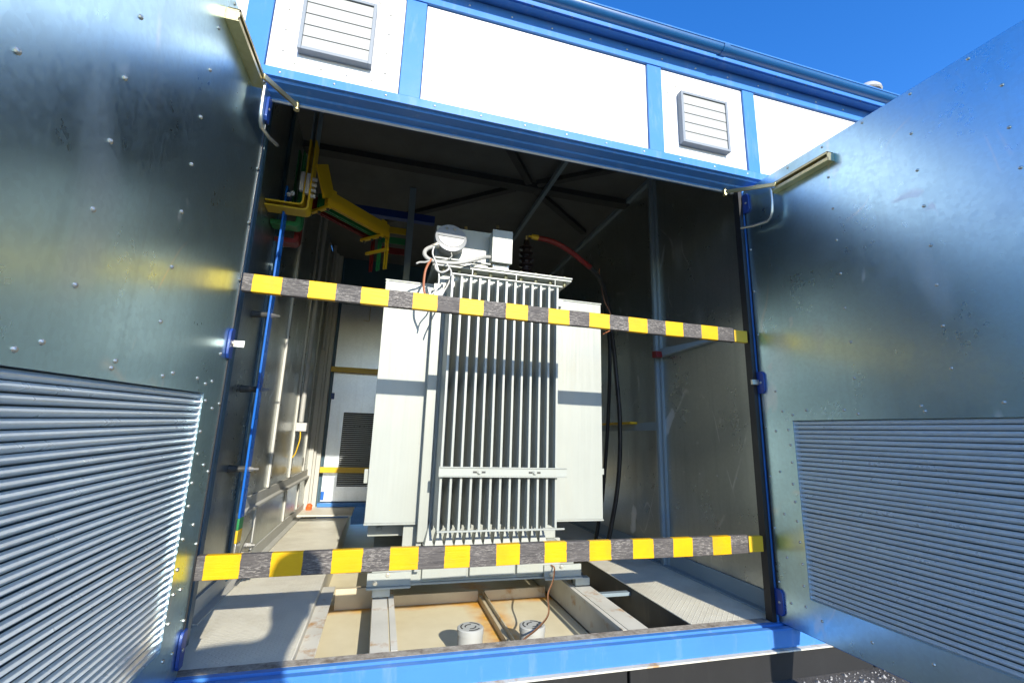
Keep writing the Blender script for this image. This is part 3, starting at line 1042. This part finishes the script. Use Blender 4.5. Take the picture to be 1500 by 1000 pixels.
for a in (-0.022, 0.030):
    build('screw', facing(gc + gax * 0.0005, gax, [(a + 0.009 * math.cos(t * math.pi / 6), 0.066 + 0.009 * math.sin(t * math.pi / 6)) for t in range(12)], 0.005), 'zinc', ga)
tb = build('terminal_box', B(1.222, 1.352, 0.600, 0.70, 1.965, 2.185), T, tr, 0.004)
build('box_cover', B(1.219, 1.355, 0.588, 0.5995, 1.962, 2.188), T, tb, 0.003)
build('screw', many([(1.231, 0.588, 1.974), (1.343, 0.588, 1.974), (1.231, 0.588, 2.176), (1.343, 0.588, 2.176)], 0.004, 0.003, 'y-'), 'zinc', tb)
build('box_bracket', B(1.235, 1.34, 0.62, 0.70, 1.9275, 1.9615), T, tb)
build('cable_gland', MB().lathe((1.242, 0.63, 1.964), (0, 0, -1), [(0, 0.014), (0.022, 0.014), (0.022, 0.010), (0.040, 0.010)], 10), 'zinc', tb)
build('cable_gland', MB().lathe((1.335, 0.63, 1.964), (0, 0, -1), [(0, 0.012), (0.020, 0.012), (0.020, 0.009), (0.055, 0.009)], 10), 'zinc', tb)
# conduit from gauge to terminal box
def catmull(pts, n=8):
    P = [Vector(p) for p in pts]
    P = [P[0] * 2 - P[1]] + P + [P[-1] * 2 - P[-2]]
    out = []
    for i in range(1, len(P) - 2):
        for k in range(n):
            t = k / n
            a, b, c, d = P[i - 1], P[i], P[i + 1], P[i + 2]
            out.append(0.5 * ((2 * b) + (c - a) * t + (2 * a - 5 * b + 4 * c - d) * t * t + (3 * b - a - 3 * c + d) * t ** 3))
    out.append(P[-2])
    return out
cd = catmull([(0.875, 0.62, 2.035), (0.835, 0.60, 2.01), (0.800, 0.575, 1.975), (0.795, 0.56, 1.935), (0.830, 0.55, 1.905), (0.90, 0.545, 1.895), (1.00, 0.545, 1.905), (1.10, 0.56, 1.945), (1.17, 0.59, 1.985), (1.222, 0.62, 2.002)], 6)
con = build('conduit', MB().tube(cd, 0.0125, 10), 'grey_conduit', tr)
build('conduit_nut', MB().tube([(0.882, 0.622, 2.040), (0.868, 0.616, 2.032), (0.862, 0.613, 2.029), (0.838, 0.602, 2.013)], [0.022, 0.022, 0.017, 0.017], 8), 'zinc', con)
build('thin_wire', MB().tube(catmull([(0.96, 0.60, 1.99), (0.96, 0.58, 1.955), (0.93, 0.56, 1.925), (0.88, 0.545, 1.90), (0.845, 0.54, 1.87)]), 0.004, 6), 'grey_conduit', con)
build('thin_wire', MB().tube(catmull([(1.03, 0.72, 1.99), (1.07, 0.65, 1.97), (1.085, 0.62, 1.93), (1.085, 0.58, 1.90)]), 0.004, 6), 'grey_conduit', con)
build('thin_wire', MB().tube(catmull([(0.845, 0.54, 1.99), (0.84, 0.535, 1.94), (0.865, 0.53, 1.88), (0.885, 0.52, 1.80), (0.88, 0.52, 1.72), (0.84, 0.50, 1.66), (0.83, 0.49, 1.60)]), 0.005, 6), 'white_plastic', con)
build('thin_wire', MB().tube(catmull([(0.835, 0.54, 1.905), (0.815, 0.52, 1.86), (0.80, 0.51, 1.80), (0.80, 0.50, 1.70), (0.83, 0.50, 1.62)]), 0.007, 6), 'wire_copper_brown', con)
build('thin_wire', MB().tube(catmull([(0.84, 0.54, 1.90), (0.80, 0.52, 1.875), (0.765, 0.51, 1.865), (0.745, 0.50, 1.85)]), 0.006, 6), 'grey_conduit', con)
build('wire_loop', MB().tube(catmull([(0.86, 0.55, 1.90), (0.865, 0.52, 1.84), (0.90, 0.51, 1.82), (0.94, 0.52, 1.85), (0.93, 0.54, 1.89)]), 0.006, 6), 'white_plastic', con)
build('wire_loop', MB().tube(catmull([(0.93, 0.53, 1.88), (0.955, 0.51, 1.83), (0.945, 0.50, 1.76), (0.91, 0.49, 1.68), (0.88, 0.49, 1.60), (0.87, 0.49, 1.56)]), 0.005, 6), 'white_plastic', con)
build('lifting_lug', MB().lathe((1.735, 0.70, 1.775), (0, 1, 0), [(0, 0.026), (0.02, 0.026)], 16), T, tr)
# high-voltage bushings
def bushing(x, y, h):
    pr = [(0, 0.055), (0.03, 0.055), (0.03, 0.032)]
    z = 0.05
    while z < h - 0.08:
        pr += [(z, 0.030), (z + 0.008, 0.030), (z + 0.016, 0.056), (z + 0.022, 0.056), (z + 0.034, 0.030)]
        z += 0.046
    pr += [(h - 0.05, 0.028), (h - 0.03, 0.024), (h, 0.020)]
    b = build('bushing', MB().lathe((x, y, 1.9275), (0, 0, 1), pr, 20), 'glazed_insulator', tr)
    build('terminal', MB().lathe((x, y, 1.9275 + h + 0.0005), (0, 0, 1), [(0, 0.012), (0.035, 0.012)], 10), 'brass_zinc', b)
bushing(1.575, 1.0, 0.41)
bushing(1.345, 1.0, 0.46)
bushing(1.105, 1.0, 0.41)
# base frame, feet, skirt
bm = MB()
bm.box(0.645, 1.862, 0.762, 0.774, 0.036, 0.111)
bm.box(0.645, 1.862, 0.740, 0.7615, 0.033, 0.043)
bm.box(0.645, 1.862, 0.7745, 1.80, 0.101, 0.111)
build('base_beam', bm, T, tr)
for x0, x1 in ((0.622, 0.858), (1.652, 1.895)):
    ft = MB()
    ft.box(x0, x1, 0.720, 0.734, 0.0415, 0.1105)
    ft.box(x0, x1, 0.695, 0.734, 0.0315, 0.0412)
    f = build('foot', ft, T, tr, 0.001)
    for dx in (0.045, 0.11):
        build('bolt', MB().lathe((x0 + dx, 0.720, 0.070 + (0.03 if dx > 0.1 else -0.01)), (0, -1, 0), [(0, 0.013), (0.006, 0.013), (0.006, 0.008), (0.014, 0.008)], 6), 'zinc', f)
for x0, x1 in ((0.920, 1.178), (1.195, 1.468), (1.484, 1.760)):
    build('skirt_panel', B(x0, x1, 0.735, 0.7605, 0.062, 0.262), T, tr, 0.003)
build('base_deck', B(0.905, 1.70, 0.575, 0.6895, 0.2625, 0.2715), T, tr)
build('tank_leg', B(0.80, 0.902, 0.780, 0.82, 0.112, 0.37), T, tr, 0.003)
build('tank_leg', B(0.872, 0.902, 0.700, 0.735, 0.112, 0.300), T, tr, 0.002)
sb = build('side_beam', B(0.60, 0.86, 0.92, 0.99, 0.262, 0.335), T, tr, 0.003)
build('bolt', MB().lathe((0.665, 0.92, 0.305), (0, -1, 0), [(0, 0.017), (0.014, 0.015), (0.018, 0.008)], 10), T, sb)
for x in (0.700, 1.90):
    w = build('wheel', MB().lathe((x - 0.03, 0.80, 0.014), (1, 0, 0), [(0, 0.036), (0.012, 0.036), (0.012, 0.034), (0.06, 0.034)], 24), 'beam_paint', tr)
    w2 = dup(w, (0, 0.95, 0))
    build('wheel_block', B(x - 0.045, x + 0.05, 0.715, 0.76, -0.012, 0.0312), T, tr, 0.002)

# ------------------------------------------------------------------ cables and bus bars
rc = thing('power_cable', 'red high voltage cable with yellow lug running right from the black insulator', 'cable', (1.62, 1.0, 2.375))
rp_ = catmull([(1.665, 1.0, 2.372), (1.76, 1.0, 2.365), (1.86, 1.01, 2.342), (1.97, 1.03, 2.30), (2.06, 1.06, 2.262), (2.15, 1.10, 2.235)])
build('red_sheath', MB().tube(rp_, 0.021, 12), 'red_paint', rc)
build('lug', MB().tube([(1.590, 1.0, 2.376), (1.612, 1.0, 2.376), (1.615, 1.0, 2.376), (1.668, 1.0, 2.374)], [0.008, 0.008, 0.020, 0.022], 12), 'yellow_paint', rc)
build('black_sheath', MB().tube(catmull([(2.148, 1.10, 2.2355), (2.28, 1.18, 2.17), (2.42, 1.32, 2.02), (2.52, 1.45, 1.8), (2.58, 1.50, 1.5), (2.60, 1.48, 1.0), (2.58, 1.50, 0.5), (2.50, 1.56, -0.02)]), 0.019, 10), 'black_rubber', rc)
bc = build('power_cable', MB().tube(catmull([(2.60, 1.72, 2.1), (2.62, 1.68, 1.70), (2.60, 1.70, 1.03), (2.58, 1.78, 0.4), (2.54, 1.85, -0.02)]), 0.017, 10), 'black_rubber')
tag(bc, 'rearmost black cable hanging down the right wall beside the transformer', 'cable')
build('cable_clamp', B(2.66, XR - 0.0065, 1.42, 1.98, 1.010, 1.028), 'yellow_paint', bld, 0.002, label='yellow cable clamp bar on the right wall')
rw = build('thin_wire', MB().tube(catmull([(2.331, 1.3, 2.32), (2.335, 1.3, 2.22), (2.36, 1.3, 2.10), (2.38, 1.3, 2.02), (2.43, 1.3, 1.93), (2.44, 1.3, 1.80), (2.36, 1.3, 1.74)]), 0.004, 6), 'wire_copper_brown')
tag(rw, 'thin brown wire dangling in the dark right of the transformer', 'wire')

# low-voltage bus bars on the left
bus = thing('busbar_run', 'yellow, green and red copper busbars with clamps in the upper left of the housing', 'busbar', (0.1, 0.9, 2.2))
def flat_L(x_end, zlow, xv, ztop, y0, y1, t, r=0.02):
    """flat bar: horizontal from x_end to xv at zlow, then a rounded bend upward to ztop."""
    outer = [(x_end, zlow)]
    inner = [(x_end, zlow + t)]
    for k in range(7):
        a = -math.pi / 2 + (math.pi / 2) * k / 6
        outer.append((xv - r + r * math.cos(a), zlow + r + r * math.sin(a)))
        inner.append((xv - r + (r - t) * math.cos(a), zlow + r + (r - t) * math.sin(a)))
    outer.append((xv, ztop))
    inner.append((xv - t, ztop))
    return MB().prism(outer + inner[::-1], 'y', y0, y1)
build('bar', flat_L(-0.155, 2.178, 0.088, 2.66, 0.70, 0.80, 0.010, 0.03), 'yellow_paint', bus)
build('bar', flat_L(-0.155, 2.208, 0.056, 2.66, 0.70, 0.80, 0.010, 0.03), 'yellow_paint', bus)
build('bar', B(0.047, 0.055, 0.705, 0.795, 2.6605, 3.0), 'grey_blue_paint', bus, label='bare upper end of a yellow busbar')
build('bar', B(0.079, 0.087, 0.705, 0.795, 2.6605, 3.0), 'grey_blue_paint', bus)
build('bar', flat_L(-0.155, 2.140, 0.020, 2.55, 0.87, 0.96, 0.030, 0.035), 'green_paint', bus)
build('bar', flat_L(-0.155, 2.085, -0.01, 2.22, 1.02, 1.11, 0.030, 0.035), 'red_paint', bus)
build('bar', B(-0.075, -0.065, 0.99, 1.06, 2.35, 2.75), 'green_paint', bus)
build('bar', B(-0.045, -0.035, 0.99, 1.06, 2.35, 2.75), 'green_paint', bus)
cl = build('clamp', B(0.022, 0.046, 0.685, 0.72, 2.30, 2.425), 'white_plastic', bus, 0.004)
build('clamp', B(0.057, 0.077, 0.685, 0.72, 2.285, 2.420), 'white_plastic', bus, 0.003)
for k in range(4):
    z = 2.285 + k * 0.037
    build('bolt', MB().lathe((0.0885, 0.715, z), (1, 0, 0), [(0, 0.013), (0.010, 0.013), (0.010, 0.008), (0.016, 0.008), (0.016, 0.013), (0.026, 0.011)], 6), 'white_plastic', bus)
for k in range(2):
    build('bolt', MB().lathe((-0.03 + k * 0.02, 0.705, 2.262 + 0.012 * k), (0, -1, 0), [(0, 0.013), (0.010, 0.013), (0.010, 0.008), (0.022, 0.008)], 6), 'white_plastic', bus)
# second run: vertical yellow plate and the oblique bundle going back to the transformer
build('bar', MB().bar((0.115, 0.80, 2.56), (0.165, 0.90, 2.385), 0.010, 0.13, (0.45, 0.89, 0)), 'yellow_paint', bus, label='broad sloping yellow busbar')
p0, p1 = Vector((0.158, 0.90, 2.388)), Vector((0.556, 1.31, 2.388))
dr = (p1 - p0).normalized()
nr = Vector((-dr.y, dr.x, 0))
build('bar', MB().bar(p0, p1, 0.010, 0.105), 'yellow_paint', bus)
build('bar', MB().bar(p0 + nr * 0.022, p1 + nr * 0.022, 0.008, 0.100), 'yellow_paint', bus)
for k, mt in ((1, 'green_paint'), (2, 'red_paint')):
    for j in (0, 1):
        q = nr * (0.075 * k + 0.022 * j)
        build('bar', MB().bar(p0 + q, p1 + q, 0.008, 0.100), mt, bus)
for f in (0.02, 0.86):
    c = p0.lerp(p1, f)
    kb = build('support', MB().bar(c - nr * 0.02 + Vector((0, 0, -0.066)), c + nr * 0.20 + Vector((0, 0, -0.066)), 0.026, 0.022), 'yellow_paint', bus, 0.002)
    for j in range(3):
        q = c + nr * (0.0 + 0.085 * j) + Vector((0, 0, -0.0775))
        build('bolt', MB().lathe(q, (0, 0, -1), [(0, 0.011), (0.008, 0.011), (0.008, 0.006), (0.016, 0.006)], 6), 'beam_paint', kb)
    build('tab', MB().bar(c + dr * 0.0 + Vector((0, 0, 0.0535)), c + dr * 0.05 + Vector((0, 0, 0.0535)), 0.012, 0.03), 'yellow_paint', bus)
for k, mt in ((0, 'yellow_paint'), (1, 'green_paint'), (2, 'red_paint')):
    for j in (0, 1):
        q = nr * (0.075 * k + 0.022 * j)
        e = p1 + q
        build('bar', MB().bar(e + dr * 0.003 + Vector((0, 0, 0.0)), e + dr * 0.004 + Vector((0, 0, -0.30)), 0.007, 0.012, (dr.x, dr.y, 0)), mt, bus)
c = p1 + Vector((0, 0, -0.155)) - dr * 0.02
build('support', MB().bar(c - nr * 0.03, c + nr * 0.20, 0.020, 0.022), 'yellow_paint', bus, 0.002)
for k, mt in enumerate(('yellow_paint', 'green_paint', 'red_paint')):
    b2 = build('busbar', B(0.46, 0.695, 1.93, 1.94, 2.66 - k * 0.10, 2.72 - k * 0.10), mt)
    tag(b2, ['yellow', 'green', 'red'][k] + ' flat busbar lying across the dark rear, left of the grey frame post', 'busbar', 'rear cross busbars')

# neutral / earth bar along the left wall
nb = thing('earth_busbar', 'tall bright blue busbar with green and yellow foot standing along the left wall', 'busbar', (-0.09, 0.80, 0.2))
NX, NY = -0.060, 0.80
build('bar', B(NX - 0.006, NX + 0.006, NY - 0.045, NY + 0.035, 0.40, 2.35), 'bus_blue_paint', nb, 0.003)
build('colour_band', B(NX - 0.0062, NX + 0.0062, NY - 0.0452, NY + 0.0352, 0.34, 0.3995), 'green_paint', nb, 0.003)
build('colour_band', B(NX - 0.0064, NX + 0.0064, NY - 0.0454, NY + 0.0354, 0.275, 0.3395), 'yellow_paint', nb, 0.003)
build('foot', B(NX - 0.006, NX + 0.006, NY - 0.045, NY + 0.035, 0.13, 0.2745), 'zinc', nb, 0.003)
for z in (0.65, 1.09, 1.53):
    ins = build('standoff', MB().lathe((XL + 0.001, NY + 0.01, z), (1, 0, 0), [(0, 0.022), (0.06, 0.016), (0.092, 0.02)], 10), 'beam_paint', nb)
    build('bolt', MB().lathe((NX + 0.0062, NY + 0.01, z), (1, 0, 0), [(0, 0.016), (0.004, 0.016), (0.004, 0.012), (0.020, 0.012), (0.020, 0.007), (0.046, 0.007)], 6), 'zinc', nb)
lg = build('lug', MB().prism([(NY - 0.005, 0.15), (NY + 0.20, 0.15), (NY + 0.24, 0.31), (NY + 0.10, 0.25), (NY - 0.005, 0.19)], 'x', NX + 0.008, NX + 0.013), 'zinc', nb, 0.001)
for y, z in ((NY + 0.01, 0.165), (NY + 0.09, 0.19), (NY + 0.15, 0.225), (NY + 0.16, 0.175), (NY + 0.02, 0.20)):
    build('bolt', MB().lathe((NX + 0.0135, y, z), (1, 0, 0), [(0, 0.020), (0.005, 0.020), (0.005, 0.016), (0.024, 0.016), (0.024, 0.009), (0.042, 0.009)], 6), 'zinc', nb)

# conduit pipes and junction box on the left wall
cp = build('conduit_pipe', MB().tube([(-0.10, 2.60, 0.95), (-0.10, 2.60, 3.1)], 0.022, 12), 'grey_conduit')
tag(cp, 'front grey conduit pipe running up the left wall from the white junction box', 'pipe', 'conduits on the left wall')
cp = build('conduit_pipe', MB().tube([(-0.10, 3.52, 1.80), (-0.10, 3.52, 3.1)], 0.019, 12), 'grey_conduit')
tag(cp, 'rear thin conduit pipe on the left wall near the corner', 'pipe', 'conduits on the left wall')
jb = thing('junction_box', 'small white junction box on the left wall with a yellow-green wire', 'junction box', (-0.09, 2.62, 0.87))
build('body', B(-0.141, -0.045, 2.585, 2.66, 0.865, 0.945), 'white_plastic', jb, 0.006)
build('lid', B(-0.138, -0.048, 2.578, 2.5845, 0.868, 0.942), 'white_plastic', jb, 0.003)
build('earth_wire', MB().tube(catmull([(-0.095, 2.60, 0.866), (-0.088, 2.58, 0.80), (-0.10, 2.575, 0.72), (-0.115, 2.58, 0.66), (-0.135, 2.58, 0.63)]), 0.0055, 6), 'yellow_paint', jb)

# orange plug on the floor in the corner
m = MB().lathe((-0.085, 3.70, ZF + 0.031), (0.2, -0.3, 0.9), [(0, 0.030), (0.02, 0.036), (0.04, 0.030), (0.055, 0.034), (0.07, 0.018)], 9)
op = build('cable_plug', m, 'orange_plastic', None, 0.002)
tag(op, 'small orange red plug lying on the floor in the rear left corner', 'plug')

# ------------------------------------------------------------------ drain pipes in the pit
def drain(x, y, label):
    d = thing('drain_pipe', label, 'drain', (x, y, ZP), 'vented stub pipes in the pit')
    h, r = 0.150, 0.062
    body = MB().lathe((x, y, ZP), (0, 0, 1), [(0, r + 0.006), (0.006, r + 0.006), (0.007, r), (h - 0.03, r), (h - 0.029, r + 0.003), (h - 0.004, r + 0.003), (h, r - 0.002), (h, r - 0.006)], 36)
    build('pipe', body, 'pipe_paint', d, sharp=30)
    # slots of the cap: curved dark openings in two rings
    sl_ = MB()
    for rr, a0, n in ((0.047, 0.2, 3), (0.026, 1.3, 2)):
        for k in range(n):
            a1 = a0 + 2 * math.pi * k / n
            span = 2 * math.pi / n * 0.62
            ps = [(x + (rr + 0.0032) * math.cos(a1 + span * j / 6), y + (rr + 0.0032) * math.sin(a1 + span * j / 6)) for j in range(7)]
            ps += [(x + (rr - 0.0032) * math.cos(a1 + span * j / 6), y + (rr - 0.0032) * math.sin(a1 + span * j / 6)) for j in range(6, -1, -1)]
            sl_.prism(ps, 'z', ZP + h - 0.004, ZP + h + 0.0012)
    build('cap_slots', sl_, 'black_rubber', d)
    return d
drain(1.132, 0.335, 'round grey stub pipe with slotted cap in the left part of the rusty pit')
drain(1.440, 0.300, 'round grey stub pipe with slotted cap beside the copper wire in the pit')
cw = build('earthing_wire', MB().tube(catmull([(1.695, 0.715, 0.112), (1.706, 0.69, 0.099), (1.671, 0.62, 0.052), (1.597, 0.50, 0.019), (1.540, 0.34, -0.022), (1.44, 0.215, -0.035), (1.345, 0.14, -0.05), (1.28, 0.11, -0.09)]), 0.0045, 8), 'copper')
tag(cw, 'bare copper earthing wire hanging from the transformer foot into the pit', 'wire')

# ------------------------------------------------------------------ white chippings along the plinth
rnd = random.Random(3)
m = MB()
for k in range(900):
    x = rnd.uniform(1.4, 4.4)
    y = -0.075 - abs(rnd.gauss(0, 0.10))
    if k % 3 == 0:
        y = -0.08 - rnd.random() * 0.9
    s = rnd.uniform(0.002, 0.006) * (2.2 if rnd.random() < 0.08 else 1)
    b = len(m.v)
    for (a, bb, c) in ((-1, -1, 0), (1, -0.8, 0), (0.9, 1, 0), (-0.8, 0.9, 0), (-0.4, -0.5, 0.8), (0.5, 0.2, 0.9)):
        m.v.append((x + s * (a + rnd.uniform(-.4, .4)), y + s * (bb + rnd.uniform(-.4, .4)), GZ - 0.001 + s * (c + (rnd.uniform(0, .3) if c else 0))))
    m.f += [(b, b + 1, b + 4), (b + 1, b + 5, b + 4), (b + 1, b + 2, b + 5), (b + 2, b + 3, b + 5), (b + 3, b + 4, b + 5), (b + 3, b, b + 4), (b + 3, b + 2, b + 1, b)]
o = build('chippings', m, 'chip_stone', kind='stuff', sharp=5)
tag(o, 'scattered white stone chippings on the ground along the plinth', 'chippings')

# ------------------------------------------------------------------ photographer (stands behind the viewpoint, casts the shadow on the floor)
def photographer():
    J = {'pelvis': (0.60, -2.74, 0.70), 'waist': (0.60, -2.73, 0.86), 'chest': (0.60, -2.68, 1.06), 'upper': (0.60, -2.66, 1.19), 'neck': (0.69, -2.62, 1.31), 'head': (0.715, -2.60, 1.42), 'crown': (0.72, -2.59, 1.53),
         'sl': (0.50, -2.62, 1.262), 'el': (0.30, -2.55, 1.205), 'wl': (0.50, -2.30, 0.85), 'hl': (0.555, -2.235, 0.845),
         'sr': (0.73, -2.78, 1.13), 'er': (0.85, -2.60, 0.96), 'wr': (0.73, -2.34, 0.84), 'hr': (0.69, -2.265, 0.84),
         'pl': (0.50, -2.74, 0.64), 'kl': (0.47, -2.70, 0.22), 'al': (0.46, -2.76, -0.17), 'tl': (0.44, -2.60, -0.215),
         'pr': (0.70, -2.74, 0.64), 'kr': (0.73, -2.70, 0.22), 'ar': (0.74, -2.78, -0.17), 'tr': (0.77, -2.62, -0.215)}
    Rr = {'pelvis': 0.145, 'waist': 0.135, 'chest': 0.15, 'upper': 0.110, 'neck': 0.056, 'head': 0.086, 'crown': 0.068,
          'sl': 0.068, 'el': 0.05, 'wl': 0.032, 'hl': 0.034, 'sr': 0.068, 'er': 0.05, 'wr': 0.032, 'hr': 0.034,
          'pl': 0.095, 'kl': 0.062, 'al': 0.042, 'tl': 0.034, 'pr': 0.095, 'kr': 0.062, 'ar': 0.042, 'tr': 0.034}
    E = [('pelvis', 'waist'), ('waist', 'chest'), ('chest', 'upper'), ('upper', 'neck'), ('neck', 'head'), ('head', 'crown'),
         ('upper', 'sl'), ('sl', 'el'), ('el', 'wl'), ('wl', 'hl'), ('upper', 'sr'), ('sr', 'er'), ('er', 'wr'), ('wr', 'hr'),
         ('pelvis', 'pl'), ('pl', 'kl'), ('kl', 'al'), ('al', 'tl'), ('pelvis', 'pr'), ('pr', 'kr'), ('kr', 'ar'), ('ar', 'tr')]
    names = list(J)
    vs = [Vector(J[n]) for n in names]
    rs = [Rr[n] for n in names]
    es = [(names.index(a), names.index(b)) for a, b in E]
    # fingers: short chains rooted in the palm, curled round the camera grip
    for side, h, w in ((1, 'hl', 'wl'), (-1, 'hr', 'wr')):
        p = Vector(J[h])
        d = (p - Vector(J[w])).normalized()
        for i in range(4):
            up = Vector((0, 0, 0.030 - 0.02 * i))
            L = (0.030, 0.034, 0.032, 0.025)[i]
            a = p + d * 0.022 + up
            b = a + d * L + Vector((side * 0.012, 0, 0))
            c = b + d * L * 0.4 + Vector((side * 0.026, 0, -0.004))
            k = len(vs)
            vs += [a, b, c]
            rs += [0.0095, 0.009, 0.008]
            es += [(names.index(h), k), (k, k + 1), (k + 1, k + 2)]
        a = p + Vector((side * 0.028, 0.004, 0.024))
        b = a + Vector((side * 0.022, 0.018, 0.018))
        k = len(vs)
        vs += [a, b]
        rs += [0.011, 0.0095]
        es += [(names.index(h), k), (k, k + 1)]
    org = Vector((0.62, -2.72, GZ))
    me = bpy.data.meshes.new('person')
    me.from_pydata([tuple(v - org) for v in vs], es, [])
    ob = bpy.data.objects.new('person', me)
    col.objects.link(ob)
    ob.location = org
    WORLD[ob.name] = org
    sk = ob.modifiers.new('skin', 'SKIN')
    sk.use_smooth_shade = True
    if not me.skin_vertices:
        ob.update_from_editmode()
    for i, r in enumerate(rs):
        sv = me.skin_vertices[0].data[i]
        sv.radius = (r, r * (0.78 if names[i:i + 1] and names[i] in ('waist', 'chest', 'pelvis', 'upper') else 1.0)) if i < len(names) else (r, r)
        sv.use_root = (i == 0)
    ss = ob.modifiers.new('subsurf', 'SUBSURF')
    ss.levels = ss.render_levels = 2
    me.materials.append(MATS['jacket_cloth'])
    tag(ob, 'photographer in dark clothes standing before the doorway, whose shadow falls on the floor plate', 'person')
    # hair cap
    hp = MB().lathe((0.720, -2.605, 1.455), (0.02, 0.02, 1), [(-0.03, 0.088), (0.02, 0.096), (0.06, 0.094), (0.10, 0.080), (0.125, 0.045), (0.135, 0.005)], 20)
    build('hair', hp, 'hair', ob)
photographer()
